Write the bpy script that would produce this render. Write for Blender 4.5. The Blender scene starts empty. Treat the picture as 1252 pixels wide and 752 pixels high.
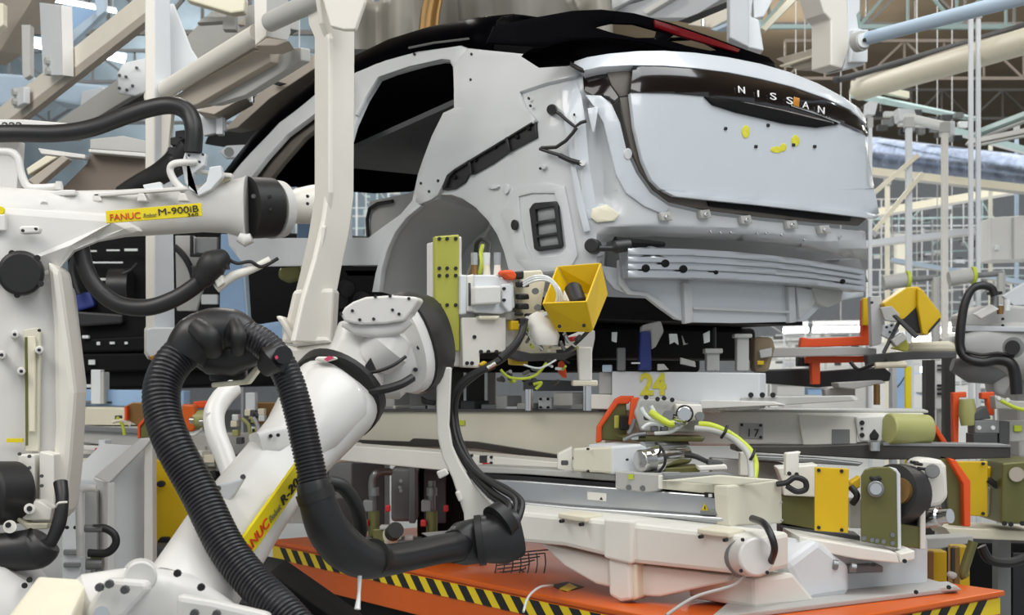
import bpy, bmesh, math, random
from mathutils import Vector as V, Matrix
from mathutils.geometry import tessellate_polygon
random.seed(7)
SC = bpy.context.scene
COL = SC.collection

# ---------------------------------------------------------------- camera, world, light, exposure
F, CX, HY, EYE = 1800.0, 626.0, 460.0, 1.6        # focal length in pixels, centre column, horizon row, eye height
cam = bpy.data.cameras.new('camera'); cam_o = bpy.data.objects.new('camera', cam); COL.objects.link(cam_o)
cam_o.location = (0, 0, EYE); cam_o.rotation_euler = (math.pi/2, 0, 0)
cam.sensor_width = 36; cam.lens = F/1252*36; cam.shift_y = (HY-376)/1252
cam.clip_start = .1; cam.clip_end = 300
cam.dof.use_dof = True; cam.dof.focus_distance = 6.4; cam.dof.aperture_fstop = 4.5
SC.camera = cam_o
wd = bpy.data.worlds.new('world'); SC.world = wd; wd.use_nodes = True
wd.node_tree.nodes['Background'].inputs[0].default_value = (.86, .93, 1, 1)
wd.node_tree.nodes['Background'].inputs[1].default_value = .74

def area(name, loc, target, sx, sy, power, color=(1, 1, 1)):
    l = bpy.data.lights.new(name, 'AREA'); l.shape = 'RECTANGLE'; l.size = sx; l.size_y = sy; l.energy = power; l.color = color
    o = bpy.data.objects.new(name, l); COL.objects.link(o); o.location = loc
    o.rotation_euler = (V(target)-V(loc)).to_track_quat('-Z', 'Y').to_euler()
    return o
area('hall_light_near', (-3, -1, 8.6), (-.5, 7.5, 1.5), 7, 4, 400, (1, .98, .95))
area('hall_light_mid', (3.5, 5.4, 9), (1, 7.8, 1.0), 7, 5, 640, (.95, .98, 1))
area('fill_front', (5, -1, 7.4), (1.6, 7, 1), 5, 3, 300, (1, .99, .97))  # added fill, lifts the machinery shaded by the car
area('fill_side', (-6, 4, 7.6), (-1.5, 9, 1.5), 4, 4, 410, (1, .97, .92))  # extra fill for the low machinery behind the hose
area('fill_far', (3, 24, 9.2), (4, 27, 0), 26, 12, 2600, (.95, .98, 1))  # added to brighten the deep end of the hall
for i, (x, y) in enumerate(((-9, 22), (0, 24), (9, 20), (16, 27), (5, 33), (-8, 34), (20, 38), (8, 42), (-2, 14), (12, 13))):      # point lights added to brighten the ceiling and far hall, no fixtures
    l = bpy.data.lights.new('roof_fill', 'POINT'); l.energy = 620; l.shadow_soft_size = .5; l.color = (1, .98, .94); o = bpy.data.objects.new('roof_fill', l); COL.objects.link(o); o.location = (x, y, 9.4)
SC.view_settings.view_transform = 'Standard'; SC.view_settings.look = 'None'
SC.view_settings.gamma = 1; SC.view_settings.use_curve_mapping = False
SC.view_settings.exposure = -0.28

# ---------------------------------------------------------------- helpers
def P(px, py, Y): return V(((px-CX)/F*Y, Y, EYE+(HY-py)/F*Y))
def ray(px, py): return V(((px-CX)/F, 1, (HY-py)/F))
def lin(c):
    c = c.lstrip('#'); r = [int(c[i:i+2], 16)/255 for i in (0, 2, 4)]
    return [x/12.92 if x <= .04045 else ((x+.055)/1.055)**2.4 for x in r]+[1]
MATS = {}
def mk(name, col, rough=.5, metal=0, coat=0, var=.06, scale=6, bump=0, bscale=60, emit=0, spec=.5):
    m = bpy.data.materials.new(name); m.use_nodes = True; nt = m.node_tree; b = nt.nodes['Principled BSDF']
    b.inputs['Roughness'].default_value = rough; b.inputs['Metallic'].default_value = metal
    b.inputs['Coat Weight'].default_value = coat; b.inputs['Specular IOR Level'].default_value = spec
    c = lin(col)
    tc = nt.nodes.new('ShaderNodeTexCoord'); no = nt.nodes.new('ShaderNodeTexNoise'); no.inputs['Scale'].default_value = scale; no.inputs['Detail'].default_value = 4
    nt.links.new(tc.outputs['Object'], no.inputs['Vector'])
    mx = nt.nodes.new('ShaderNodeMix'); mx.data_type = 'RGBA'
    mx.inputs[6].default_value = [x*(1-var*1.4) for x in c[:3]]+[1]; mx.inputs[7].default_value = [min(1, x*(1+var)) for x in c[:3]]+[1]
    nt.links.new(no.outputs['Fac'], mx.inputs[0]); nt.links.new(mx.outputs[2], b.inputs['Base Color'])
    mr = nt.nodes.new('ShaderNodeMapRange'); dv = min(.08, var*1.2) if coat else .08; mr.inputs[3].default_value = max(.02, rough-dv); mr.inputs[4].default_value = min(1, rough+dv)
    nt.links.new(no.outputs['Fac'], mr.inputs[0]); nt.links.new(mr.outputs[0], b.inputs['Roughness'])
    if bump:
        n2 = nt.nodes.new('ShaderNodeTexNoise'); n2.inputs['Scale'].default_value = bscale; bp = nt.nodes.new('ShaderNodeBump'); bp.inputs['Strength'].default_value = bump
        nt.links.new(tc.outputs['Object'], n2.inputs['Vector']); nt.links.new(n2.outputs['Fac'], bp.inputs['Height']); nt.links.new(bp.outputs[0], b.inputs['Normal'])
    if emit:
        b.inputs['Emission Color'].default_value = c; b.inputs['Emission Strength'].default_value = emit
    MATS[name] = m; return m
for a in [('car', 'c6ccd2', .26, 0, .5, .02), ('carside', 'c6c9cb', .38, 0, .4, .02), ('primer', 'b7b9b8', .55, 0, 0, .08), ('robot', 'dad9d6', .42, 0, .2, .03),
          ('white', 'e4e2da', .5, 0, 0, .04), ('cool', 'd9dde0', .5, 0, 0, .04), ('beige', 'd6d3c2', .55, 0, 0, .05), ('cream', 'e2dcc6', .5, 0, 0, .05),
          ('post', 'ddd9d0', .45, 0, .1, .03), ('beam', 'e8e2d4', .5, 0, 0, .05), ('alu', 'c6c9cc', .3, .85, 0, .05), ('steel', '8b8d8d', .4, .8, 0, .1),
          ('chrome', 'd8d8d6', .15, 1, 0, .03), ('darksteel', '4c4a47', .45, .6, 0, .15), ('grey', 'b4b4b1', .55, 0, 0, .06), ('midgrey', '7d7f80', .55, 0, 0, .08),
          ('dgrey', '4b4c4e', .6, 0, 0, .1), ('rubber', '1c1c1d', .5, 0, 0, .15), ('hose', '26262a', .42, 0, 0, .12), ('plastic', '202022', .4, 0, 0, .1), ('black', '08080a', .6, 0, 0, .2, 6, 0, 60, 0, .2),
          ('gloss', '040406', .3, 0, 0, .05, 6, 0, 60, 0, .06), ('lamp', '16100f', .12, 0, .5, .1), ('redgloss', '5a0a10', .3, 0, 0, .1), ('yellow', 'd6b106', .42, 0, .1, .05),
          ('hazy', 'f0d320', .5, 0, 0, .05), ('orange', 'd9600e', .45, 0, .1, .06), ('orangered', 'e2541c', .5, 0, 0, .05), ('olive', '6f6e42', .35, .35, 0, .15),
          ('oliveplate', 'b0b04a', .5, .1, 0, .12), ('oroll', 'a3a468', .45, 0, .1, .05), ('lime', 'bccb3a', .5, 0, 0, .05), ('blue', '26367e', .45, 0, 0, .1),
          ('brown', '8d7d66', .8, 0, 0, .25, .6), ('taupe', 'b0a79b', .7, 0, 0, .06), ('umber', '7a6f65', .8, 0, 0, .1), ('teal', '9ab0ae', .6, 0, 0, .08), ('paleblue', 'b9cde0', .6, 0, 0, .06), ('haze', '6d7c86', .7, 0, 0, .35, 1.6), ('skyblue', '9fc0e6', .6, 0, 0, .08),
          ('red', 'c4262e', .5, 0, 0, .05), ('bronze', '8a6a3c', .4, .5, 0, .1), ('clear', 'dfe3e2', .2, 0, .3, .02), ('board', 'c0c4c8', .6, 0, 0, .05),
          ('floorm', '9b9d9c', .35, 0, 0, .12), ('wallm', 'd5dbe0', .7, 0, 0, .08), ('sheet', '8f8c84', .45, 0, 0, .12, 2), ('foil', 'c3cbd8', .2, .9, 0, .1), ('louvre', '8e9092', .5, 0, 0, .05),
          ('sealant', '5c5650', .6, 0, 0, .1), ('pinkmark', 'd84a70', .6, 0, 0, .05), ('ink', '1b1b1e', .6, 0, 0, .05), ('inkred', 'd03a1c', .6, 0, 0, .05), ('inkgrey', '8a8550', .6, 0, 0, .05),
          ('inkyel', 'dcd640', .6, 0, 0, .2, 40), ('whitelet', 'f2f2f2', .4, 0, 0, .02), ('amber', 'b97818', .4, 0, 0, .1), ('tape', 'e3cf12', .5, 0, 0, .04)]:
    mk(*a)
mk('foil', '98a3b8', .25, .85, 0, .55, 9, 1.0, 9)
MATS['redgloss'].node_tree.nodes['Principled BSDF'].inputs['IOR'].default_value = 1.15
MATS['gloss'].node_tree.nodes['Principled BSDF'].inputs['IOR'].default_value = 1.12
mk('tube', 'f4faff', .5, 0, 0, .01, 1, 0, 1, 9)
mk('skylight', 'bfe0ff', .5, 0, 0, .02, 1, 0, 1, 1.6)
mk('brightlamp', 'ffffff', .5, 0, 0, .01, 1, 0, 1, 7)

WL = {}
def new_obj(name, data):
    o = bpy.data.objects.new(name, data); COL.objects.link(o); return o
class MB:
    def __init__(s): s.v = []; s.f = []
    def add(s, vs, fs):
        n = len(s.v); s.v += [V(x) for x in vs]; s.f += [tuple(i+n for i in f) for f in fs]; return s
    def grid(s, rows, close=False):
        n, m = len(rows), len(rows[0]); fs = []
        for i in range(n-1):
            for j in range(m if close else m-1):
                k = (j+1) % m; fs.append((i*m+j, i*m+k, (i+1)*m+k, (i+1)*m+j))
        return s.add([p for r in rows for p in r], fs)
    def box(s, c, size, R=None):
        R = R or Matrix.Identity(3); h = [x/2 for x in size]; c = V(c)
        vs = [c+R @ V((h[0]*x, h[1]*y, h[2]*z)) for x in (-1, 1) for y in (-1, 1) for z in (-1, 1)]
        return s.add(vs, [(0, 1, 3, 2), (4, 6, 7, 5), (0, 4, 5, 1), (2, 3, 7, 6), (0, 2, 6, 4), (1, 5, 7, 3)])
    def prism(s, front, back, holes=()):
        n = len(front)
        if not holes:
            return s.add(list(front)+list(back), [tuple(range(n)), tuple(range(2*n-1, n-1, -1))]+[(i, i+n, (i+1) % n+n, (i+1) % n) for i in range(n)])
    def tube(s, pts, r, n=12, caps=True):
        pts = [V(p) for p in pts]; m = len(pts); rs = r if isinstance(r, (list, tuple)) else [r]*m
        rows = []; t0 = None; u = None
        for i in range(m):
            t = (pts[min(i+1, m-1)]-pts[max(i-1, 0)]).normalized()
            if u is None:
                u = t.cross(V((0, 0, 1)) if abs(t.z) < .9 else V((1, 0, 0))).normalized()
            else:
                u = (u-t*u.dot(t)).normalized()
            w = t.cross(u); rows.append([pts[i]+(u*math.cos(2*math.pi*k/n)+w*math.sin(2*math.pi*k/n))*rs[i] for k in range(n)])
        base = len(s.v); s.grid(rows, True)
        if caps: s.f += [tuple(range(base+n-1, base-1, -1)), tuple(range(base+(m-1)*n, base+m*n))]
        return s
    def cyl(s, p0, p1, r0, r1=None, n=20): return s.tube([p0, p1], [r0, r0 if r1 is None else r1], n)
    def limb(s, secs, n=28, e=2.6, depth=1.0):
        # secs: px, py, Y, half width in pixels across the axis[, depth factor]
        pts = [P(*q[:3]) for q in secs]; m = len(pts); rows = []
        for i in range(m):
            t = (pts[min(i+1, m-1)]-pts[max(i-1, 0)]).normalized(); view = pts[i]-V((0, 0, EYE))
            u = t.cross(view).normalized(); w = u.cross(t).normalized()
            hw = secs[i][3]*secs[i][2]/F; hd = hw*(secs[i][4] if len(secs[i]) > 4 else depth)
            row = []
            for k in range(n):
                a = 2*math.pi*(k+.5)/n; ca, sa = math.cos(a), math.sin(a)
                row.append(pts[i]+u*(hw*math.copysign(abs(ca)**(2/e), ca))+w*(hd*math.copysign(abs(sa)**(2/e), sa)))
            rows.append(row)
        base = len(s.v); s.grid(rows, True)
        s.f += [tuple(range(base+n-1, base-1, -1)), tuple(range(base+(m-1)*n, base+m*n))]
        return s
def link(name, mb, mat, parent=None, bevel=0, smooth=None, sharp=.6, solid=0):
    c = sum(mb.v, V())/max(1, len(mb.v)); me = bpy.data.meshes.new(name)
    me.from_pydata([p-c for p in mb.v], [], mb.f); me.update()
    bm = bmesh.new(); bm.from_mesh(me); bmesh.ops.recalc_face_normals(bm, faces=bm.faces)
    if smooth:
        for f in bm.faces: f.smooth = True
        for e in bm.edges:
            if len(e.link_faces) == 2 and e.calc_face_angle(0) > sharp: e.smooth = False
    bm.to_mesh(me); bm.free()
    me.materials.append(MATS[mat] if isinstance(mat, str) else mat)
    o = new_obj(name, me)
    if solid:
        md = o.modifiers.new('solid', 'SOLIDIFY'); md.thickness = solid; md.offset = -1
    if bevel:
        b = o.modifiers.new('bevel', 'BEVEL'); b.width = bevel; b.segments = 2; b.limit_method = 'ANGLE'; b.angle_limit = .6
    return attach(o, c, parent)
def attach(o, c, parent):
    WL[o.name] = V(c)
    if parent is not None:
        o.parent = parent; o.location = V(c)-WL[parent.name]
    else: o.location = c
    return o
def tag(o, label=None, cat=None, group=None, kind=None):
    if label: o['label'] = label
    if cat: o['category'] = cat
    if group: o['group'] = group
    if kind: o['kind'] = kind
    return o
def T(name, label, cat, loc, group=None):
    o = new_obj(name, None); o.location = loc; o.empty_display_size = .05; WL[o.name] = V(loc); return tag(o, label, cat, group)
class Pl:      # an upright plane through two points of the plan, each given by a column and a distance
    def __init__(s, x1, Y1, x2, Y2):
        s.p = P(x1, HY, Y1); q = P(x2, HY, Y2); s.d = (q-s.p).normalized(); s.n = V((s.d.y, -s.d.x, 0))
        if s.n.dot(s.p-V((0, 0, EYE))) > 0: s.n = -s.n
    def hit(s, px, py):
        r = ray(px, py); o = V((0, 0, EYE)); t = (s.p-o).dot(s.n)/r.dot(s.n); return o+r*t
    def shift(s, d):
        q = Pl.__new__(Pl); q.p = s.p+s.n*d; q.d = s.d; q.n = s.n; return q
def flat(Y): return Pl(100, Y, 1100, Y)
def rc(x0, y0, x1, y1): return [(x0, y0), (x1, y0), (x1, y1), (x0, y1)]
def el(cx, cy, rx, ry=None, n=20, a0=0):
    ry = ry or rx; return [(cx+rx*math.cos(2*math.pi*i/n+a0), cy+ry*math.sin(2*math.pi*i/n+a0)) for i in range(n)]
def arc(cx, cy, rx, ry, a0, a1, n=10): return [(cx+rx*math.cos(math.radians(a0+(a1-a0)*i/n)), cy+ry*math.sin(math.radians(a0+(a1-a0)*i/n))) for i in range(n+1)]
def S(name, parent, mat, poly, pl, d=.1, bevel=.006, off=0.0):
    if not isinstance(pl, Pl): pl = flat(pl)
    if off: pl = pl.shift(off)
    fr = [pl.hit(*p) for p in poly]; mb = MB(); mb.prism(fr, [p-pl.n*d for p in fr])
    return link(name, mb, mat, parent, bevel=min(bevel, d*.3))
def SM(mb, poly, pl, d=.1, off=0.0):
    if not isinstance(pl, Pl): pl = flat(pl)
    if off: pl = pl.shift(off)
    fr = [pl.hit(*p) for p in poly]; mb.prism(fr, [p-pl.n*d for p in fr]); return mb
def curve(pts, n=8):
    # Catmull-Rom through pixel+depth points
    pts = [V(p) for p in pts]; out = []
    for i in range(len(pts)-1):
        a, b, c, d = pts[max(i-1, 0)], pts[i], pts[i+1], pts[min(i+2, len(pts)-1)]
        for k in range(n):
            t = k/n; out.append(.5*((2*b)+(c-a)*t+(2*a-5*b+4*c-d)*t*t+(3*b-a-3*c+d)*t**3))
    out.append(pts[-1]); return out
def TB(name, parent, mat, pts, rpx, n=10, k=8, smooth=True):
    # a smooth tube along (px, py, Y); radius in pixels at each point's own distance
    c = curve([V((p[0], p[1], p[2])) for p in pts], k)
    rr = rpx if isinstance(rpx, (list, tuple)) else [rpx]*len(pts)
    rs = []
    for i in range(len(c)):
        f = i/k; j = min(int(f), len(pts)-1); r = rr[j]+(rr[min(j+1, len(pts)-1)]-rr[j])*(f-j); rs.append(r*c[i].z/F)
    return link(name, MB().tube([P(*q) for q in c], rs, n), mat, parent, smooth=smooth)
def RIB(name, parent, mat, pts, rpx, pitch=5.0, n=20, depth=.1):
    # corrugated hose: one mesh with real rings
    c = curve([V(p) for p in pts], 40); w = [P(*q) for q in c]; L = [0]
    for i in range(1, len(c)): L.append(L[-1]+math.hypot(c[i].x-c[i-1].x, c[i].y-c[i-1].y))
    N = int(L[-1]/pitch); P2 = []; R2 = []
    def at(s):
        for i in range(1, len(L)):
            if L[i] >= s: f = (s-L[i-1])/max(1e-6, L[i]-L[i-1]); return w[i-1].lerp(w[i], f), c[i].z
        return w[-1], c[-1].z
    for i in range(N):
        for f, k in ((0, 1-depth), (.3, 1), (.6, 1), (.9, 1-depth)):
            p, Y = at((i+f)*pitch); P2.append(p); R2.append(rpx*k*Y/F)
    return link(name, MB().tube(P2, R2, n), mat, parent, smooth=True, sharp=.9)
BOLT = {}
def bolts(parent, pts, pl, r=.012, mat='black', h=.008, name='bolt', off=0.0):
    if not isinstance(pl, Pl): pl = flat(pl)
    if off: pl = pl.shift(off)
    key = (round(r, 4), mat, round(pl.n.x, 3), h)
    if key not in BOLT:
        mb = MB(); mb.cyl(V((0, 0, 0))-pl.n*.004, pl.n*h, r, r*.9, 8)
        me = bpy.data.meshes.new(name); me.from_pydata(mb.v, [], mb.f); me.materials.append(MATS[mat]); BOLT[key] = me
    for p in pts:
        o = new_obj(name, BOLT[key]); attach(o, pl.hit(*p), parent)
def CY(name, parent, mat, a, b, rpx, rpx2=None, n=24, bevel=0):
    A, B = P(*a), P(*b); r = rpx*a[2]/F; r2 = (rpx if rpx2 is None else rpx2)*b[2]/F
    return link(name, MB().cyl(A, B, r, r2, n), mat, parent, smooth=True, bevel=bevel)
def CYX(name, parent, mat, a, b, rpx, rpx2=None, n=24, more=.6):      # like CY, running on past b
    A, B = P(*a), P(*b); r = rpx*a[2]/F; r2 = (rpx if rpx2 is None else rpx2)*b[2]/F
    return link(name, MB().cyl(A, B+(B-A)*more, r, r2, n), mat, parent, smooth=True)
def text(s, parent, mat, a, b, pl, h, name='lettering', off=.003, space=1.0, width=None, shear=0, bold=0):
    # letters on a plane: baseline from pixel a to pixel b, letter height h in pixels
    if not isinstance(pl, Pl): pl = flat(pl)
    pl = pl.shift(off); A, B = pl.hit(*a), pl.hit(*b); x = (B-A).normalized(); y = pl.n.cross(x).normalized()
    if y.z < 0 and abs(y.z) > .2: y = -y
    cu = bpy.data.curves.new(name, 'FONT'); cu.body = s; cu.size = 1; cu.extrude = .01; cu.space_character = space; cu.shear = shear; cu.offset = bold
    o = new_obj(name, cu); cu.materials.append(MATS[mat])
    bpy.context.view_layer.update(); w = max(o.dimensions.x, .01)
    sx = (B-A).length/w; sy = h*A.y/F/.7
    M = Matrix((x*sx, y*sy, pl.n*.2)).transposed().to_4x4()
    dg = bpy.context.evaluated_depsgraph_get(); me = bpy.data.meshes.new_from_object(o.evaluated_get(dg)); me.transform(M)
    bpy.data.objects.remove(o); o = new_obj(name, me); return attach(o, A, parent)

# ---------------------------------------------------------------- the hall
def struct(name, mb, mat, **k): return tag(link(name, mb, mat, **k), kind='structure')
struct('floor', MB().box((0, 28, -.1), (90, 84, .2)), 'floorm')
struct('ceiling', MB().box((0, 28, 12.1), (90, 84, .2)), 'brown')
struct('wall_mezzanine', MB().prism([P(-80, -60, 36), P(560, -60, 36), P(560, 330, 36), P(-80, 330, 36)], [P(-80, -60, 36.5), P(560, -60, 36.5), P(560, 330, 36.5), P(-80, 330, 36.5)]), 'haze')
struct('wall_back', MB().box((0, 70.2, 6), (90, .4, 12.4)), 'wallm')

# ---------------------------------------------------------------- the car body
CO = V((.345, 6.6)); CA = math.radians(37.5); AX = V((-math.sin(CA), math.cos(CA))); BX = V((math.cos(CA), math.sin(CA)))
HW = 1.10
def ss(a, b, x): t = max(0, min(1, (x-a)/(b-a))); return t*t*(3-2*t)
def carpt(a, b, z): return V((CO.x+AX.x*a+BX.x*b, CO.y+AX.y*a+BX.y*b, z))
def carF(p, out):
    d = V((p.x, p.y))-CO; a, b = d.dot(AX), d.dot(BX)
    hw = HW-.24*ss(2.72, 3.4, p.z)+out; lean = .30*ss(2.95, 3.5, p.z); ha = .55+out; ac = .55+lean; n = 3.4
    q = (abs(b-HW)/hw)**n
    if a < ac: q += ((ac-a)/ha)**n
    return q-1
def carhit(px, py, out=0.0):
    r = ray(px, py); o = V((0, 0, EYE)); best = (9e9, None); y = 5.6; prev = None
    while y < 11.5:
        f = carF(o+r*y, out)
        if f < best[0]: best = (f, y)
        if f < 0:
            lo, hi = y-.04, y
            for _ in range(18):
                m = (lo+hi)/2
                if carF(o+r*m, out) < 0: hi = m
                else: lo = m
            return o+r*hi
        y += .04
    return o+r*best[1]
def carn(p, out):
    e = .004; g = V((carF(p+V((e, 0, 0)), out)-carF(p-V((e, 0, 0)), out), carF(p+V((0, e, 0)), out)-carF(p-V((0, e, 0)), out), carF(p+V((0, 0, e)), out)-carF(p-V((0, 0, e)), out)))
    return g.normalized()
def patch(name, parent, mat, outer, holes=(), out=0.0, step=22, thick=.012, surf=None, flush=None):
    # a sheet pressed to the body's curve: outline and openings, its surface finely divided, then given its own thickness
    surf = surf or (lambda x, y: carhit(x, y, out))
    loops = [[V((x, y, 0)) for x, y in outer]]+[[V((x, y, 0)) for x, y in h] for h in holes]
    pts = [p for l in loops for p in l]; tri = tessellate_polygon(loops)
    bm = bmesh.new(); vs = [bm.verts.new(p) for p in pts]
    for t in tri:
        try: bm.faces.new([vs[i] for i in t])
        except ValueError: pass
    x0, x1 = min(p.x for p in pts), max(p.x for p in pts); y0, y1 = min(p.y for p in pts), max(p.y for p in pts)
    for ax, a, b in ((0, x0, x1), (1, y0, y1)):
        k = max(1, int((b-a)/step))
        for i in range(1, k+1):
            co = [0, 0, 0]; no = [0, 0, 0]; co[ax] = a+(b-a)*i/(k+1); no[ax] = 1
            bmesh.ops.bisect_plane(bm, geom=bm.verts[:]+bm.edges[:]+bm.faces[:], plane_co=co, plane_no=no, dist=1e-4)
    bmesh.ops.dissolve_degenerate(bm, edges=bm.edges[:], dist=1e-3)
    for v in bm.verts: v.co = surf(v.co.x, v.co.y)
    bm.normal_update()
    for f in bm.faces:
        if f.normal.dot(f.calc_center_median()-V((0, 0, EYE))) > 0: f.normal_flip()
    for f in bm.faces: f.smooth = True
    c = sum((v.co for v in bm.verts), V())/len(bm.verts)
    bmesh.ops.translate(bm, verts=bm.verts[:], vec=-c)
    me = bpy.data.meshes.new(name); bm.to_mesh(me); bm.free(); me.materials.append(MATS[mat])
    o = new_obj(name, me); md = o.modifiers.new('solid', 'SOLIDIFY'); md.thickness = thick; md.offset = -1
    b = o.modifiers.new('bevel', 'BEVEL'); b.width = min(.004, thick*.3); b.segments = 2; b.limit_method = 'ANGLE'; b.angle_limit = .8
    return attach(o, c, parent)
car = T('car', 'unfinished white car body with black roof and no wheels, raised on the line', 'car', carpt(1.6, 1.0, 1.7))

win = [(433, 152), (447, 121), (462, 97), (480, 90), (500, 84), (522, 78), (540, 74.5), (550, 75), (554, 82), (555, 108), (555, 132), (542, 138), (528, 166), (517, 195), (511, 213), (504, 245), (490, 262), (470, 276), (450, 291), (425, 291), (425, 180)]
fwin = [(396, 134), (386, 138), (350, 165), (325, 193), (306, 218), (300, 240), (300, 291), (396, 291)]
archo = [(463, 357), (466, 330), (473, 305), (483, 283), (497, 265), (514, 251), (527, 246), (535, 244), (536, 238), (552, 238), (566, 243), (582, 254), (597, 270), (608, 287), (616, 307), (622, 330), (623, 345)]
hatchline = [(712, 84), (714, 112), (735, 116), (748, 128), (758, 150), (767, 188), (778, 212), (795, 236), (818, 252), (860, 262), (930, 270), (1000, 277), (1058, 283)]
side = [(455, 357), (459, 340), (463, 324), (380, 325), (300, 326), (280, 300), (272, 232), (285, 212), (305, 187), (340, 150), (386, 113), (433, 88), (460, 76), (500, 65), (540, 58), (562, 55), (572, 59), (600, 62), (640, 66), (655, 76), (662, 80), (695, 76)]+hatchline+[(1061, 318), (1035, 315), (980, 303), (900, 294), (800, 289), (757, 291), (742, 296), (738, 312), (733, 338), (690, 333), (640, 336), (623, 345)]+archo[::-1][1:]
def relief(x, y):      # pressed channel beside the hatch opening, and the fascia rolling under at its lower edge
    xc = 722+(y-120)*.13; r = -.055*math.exp(-((x-xc)/13)**2)*ss(104, 130, y)*(1-ss(240, 268, y))+.02*math.exp(-((x-xc+24)/8)**2)*ss(110, 150, y)*(1-ss(255, 285, y))
    if x > 735:
        xs = [735, 757, 800, 900, 980, 1035, 1070]; yb = [298, 291, 289, 294, 303, 315, 319]
        for i in range(6):
            if xs[i] <= x <= xs[i+1]:
                e = yb[i]+(yb[i+1]-yb[i])*(x-xs[i])/(xs[i+1]-xs[i]); k = min(1, max(0, y-(e-16))/16); r -= .14*k*k
    return r
patch('body_side', car, 'carside', side, [win, fwin], step=9, thick=.03, surf=lambda x, y: carhit(x, y, relief(x, y)))
patch('quarter_panel', car, 'carside', [(572, 60), (640, 67), (655, 77), (662, 81), (695, 77), (710, 85), (702, 93), (668, 101), (635, 112), (640, 128), (654, 146), (652, 150), (580, 193), (549, 212), (538, 232), (535, 238), (527, 244), (514, 249), (508, 247), (511, 213), (517, 195), (528, 166), (542, 138), (555, 132), (555, 108), (555, 82), (562, 70)], out=.022, step=16, thick=.02)
patch('roof_rail', car, 'carside', [(433, 90), (460, 78), (500, 67), (540, 59.5), (562, 56), (571, 60), (563, 70), (556, 82), (550, 73), (540, 72), (500, 81), (462, 94), (446, 119), (436, 140), (433, 140)], out=.018, step=18, thick=.02)
patch('pillar_shade_strip', car, 'sealant', [(388, 137), (352, 163), (326, 191), (306, 217), (302, 238), (322, 240), (326, 224), (346, 198), (372, 168), (392, 152)], out=-.06, step=14, thick=.03)  # shading on the pillar's inner side, painted as a dark brown strip
patch('wheel_arch_lip', car, 'carside', [(455, 357), (459, 335), (466, 308), (477, 284), (491, 266), (508, 251), (512, 250), (514, 252), (497, 266), (483, 284), (473, 306), (466, 331), (463, 357)], out=.02, step=14, thick=.03)
# wheel housing: the arch edge carried inboard, closed by an inner wall
rows = []
BV = V((BX.x, BX.y, 0))
for k in range(5):
    rows.append([carhit(x, y, 0)+BV*(.02+.11*k)+V((0, 0, -.02*k)) for x, y in archo])
hb = MB().grid(rows); hb.f.append(tuple(4*len(archo)+i for i in range(len(archo))))
wh = link('wheel_housing', hb, 'primer', car, smooth=True)
ax0 = carhit(535, 250, 0)+BV*.40; ax1 = carhit(492, 345, 0)+BV*.40
link('housing_seam', MB().tube([ax0, (ax0+ax1)/2+V((0, 0, .03)), ax1], .012, 8), 'grey', wh, smooth=True)
# filler trim slot along the quarter panel, with ribs
ts = patch('trim_recess', car, 'plastic', [(540, 229), (543, 220), (549, 211), (557, 205), (580, 192), (604, 176), (650, 148), (655, 149), (656, 168), (622, 186), (602, 200), (579, 213), (573, 214), (568, 223), (556, 231), (546, 233), (541, 232)], out=.012, step=16, thick=.03)
for q in ([(571, 196), (574, 195), (576, 213), (573, 213)], [(617, 168), (620, 167), (623, 185), (620, 186)], [(540, 229), (546, 214), (556, 206), (557, 208), (549, 216), (544, 230)], [(556, 206), (604, 177), (650, 149), (650, 151), (604, 179.5), (557, 208.5)]):
    patch('rib', ts, 'rubber', q, out=.026, step=20, thick=.015)
for x, y, r in ((645, 156, 2.6), (631, 167, 2.2), (604, 180, 1.8), (580, 196, 1.8), (555, 217, 2.2)):
    patch('clip_hole', ts, 'black', el(x, y, r, r*1.3, 10), out=.022, step=20, thick=.01)
# lower quarter: plinth round the vent, vent frame with louvres
patch('vent_surround', car, 'carside', [(624, 233), (640, 228), (668, 223), (690, 228), (697, 262), (706, 312), (696, 330), (648, 334), (632, 318), (622, 290), (612, 262)], [[(634, 240), (650, 236), (678, 236), (686, 258), (692, 302), (684, 312), (650, 316), (642, 300), (636, 268)]], out=.008, step=16, thick=.03)
vent = patch('air_vent', car, 'plastic', [(651, 250), (654, 248), (678, 246), (681, 249), (687, 300), (684, 303), (657, 307), (653, 304), (647, 256)], [[(654, 256), (677, 252), (679, 267), (655, 271)], [(655, 274), (679, 270), (681, 284), (656, 288)], [(656, 291), (681, 287), (683, 299), (658, 302)]], out=.022, step=14, thick=.03)
for q in ([(654, 256), (677, 252), (679, 267), (655, 271)], [(655, 274), (679, 270), (681, 284), (656, 288)], [(656, 291), (681, 287), (683, 299), (658, 302)]):
    patch('louvre', vent, 'louvre', q, out=.006, step=20, thick=.008)
patch('grommet', car, 'rubber', el(628, 275, 3.6, 6.5, 14), out=.026, step=20, thick=.012)
for x, y in ((646, 120), (648, 129), (576, 66), (575, 97), (535, 221), (514, 224), (524, 234), (702, 140), (660, 206), (506, 66)):
    patch('body_hole', car, 'ink', el(x, y, 1.5, 1.8, 8), out=.026, step=20, thick=.006)
for x, y, rx, ry in ((663, 204, 4, 3), (602, 228, 7, 3), (618, 231, 4, 6), (768, 188, 5, 7)):
    patch('press_mark', car, 'carside', el(x, y, rx, ry, 14), out=.014, step=20, thick=.02)
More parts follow.
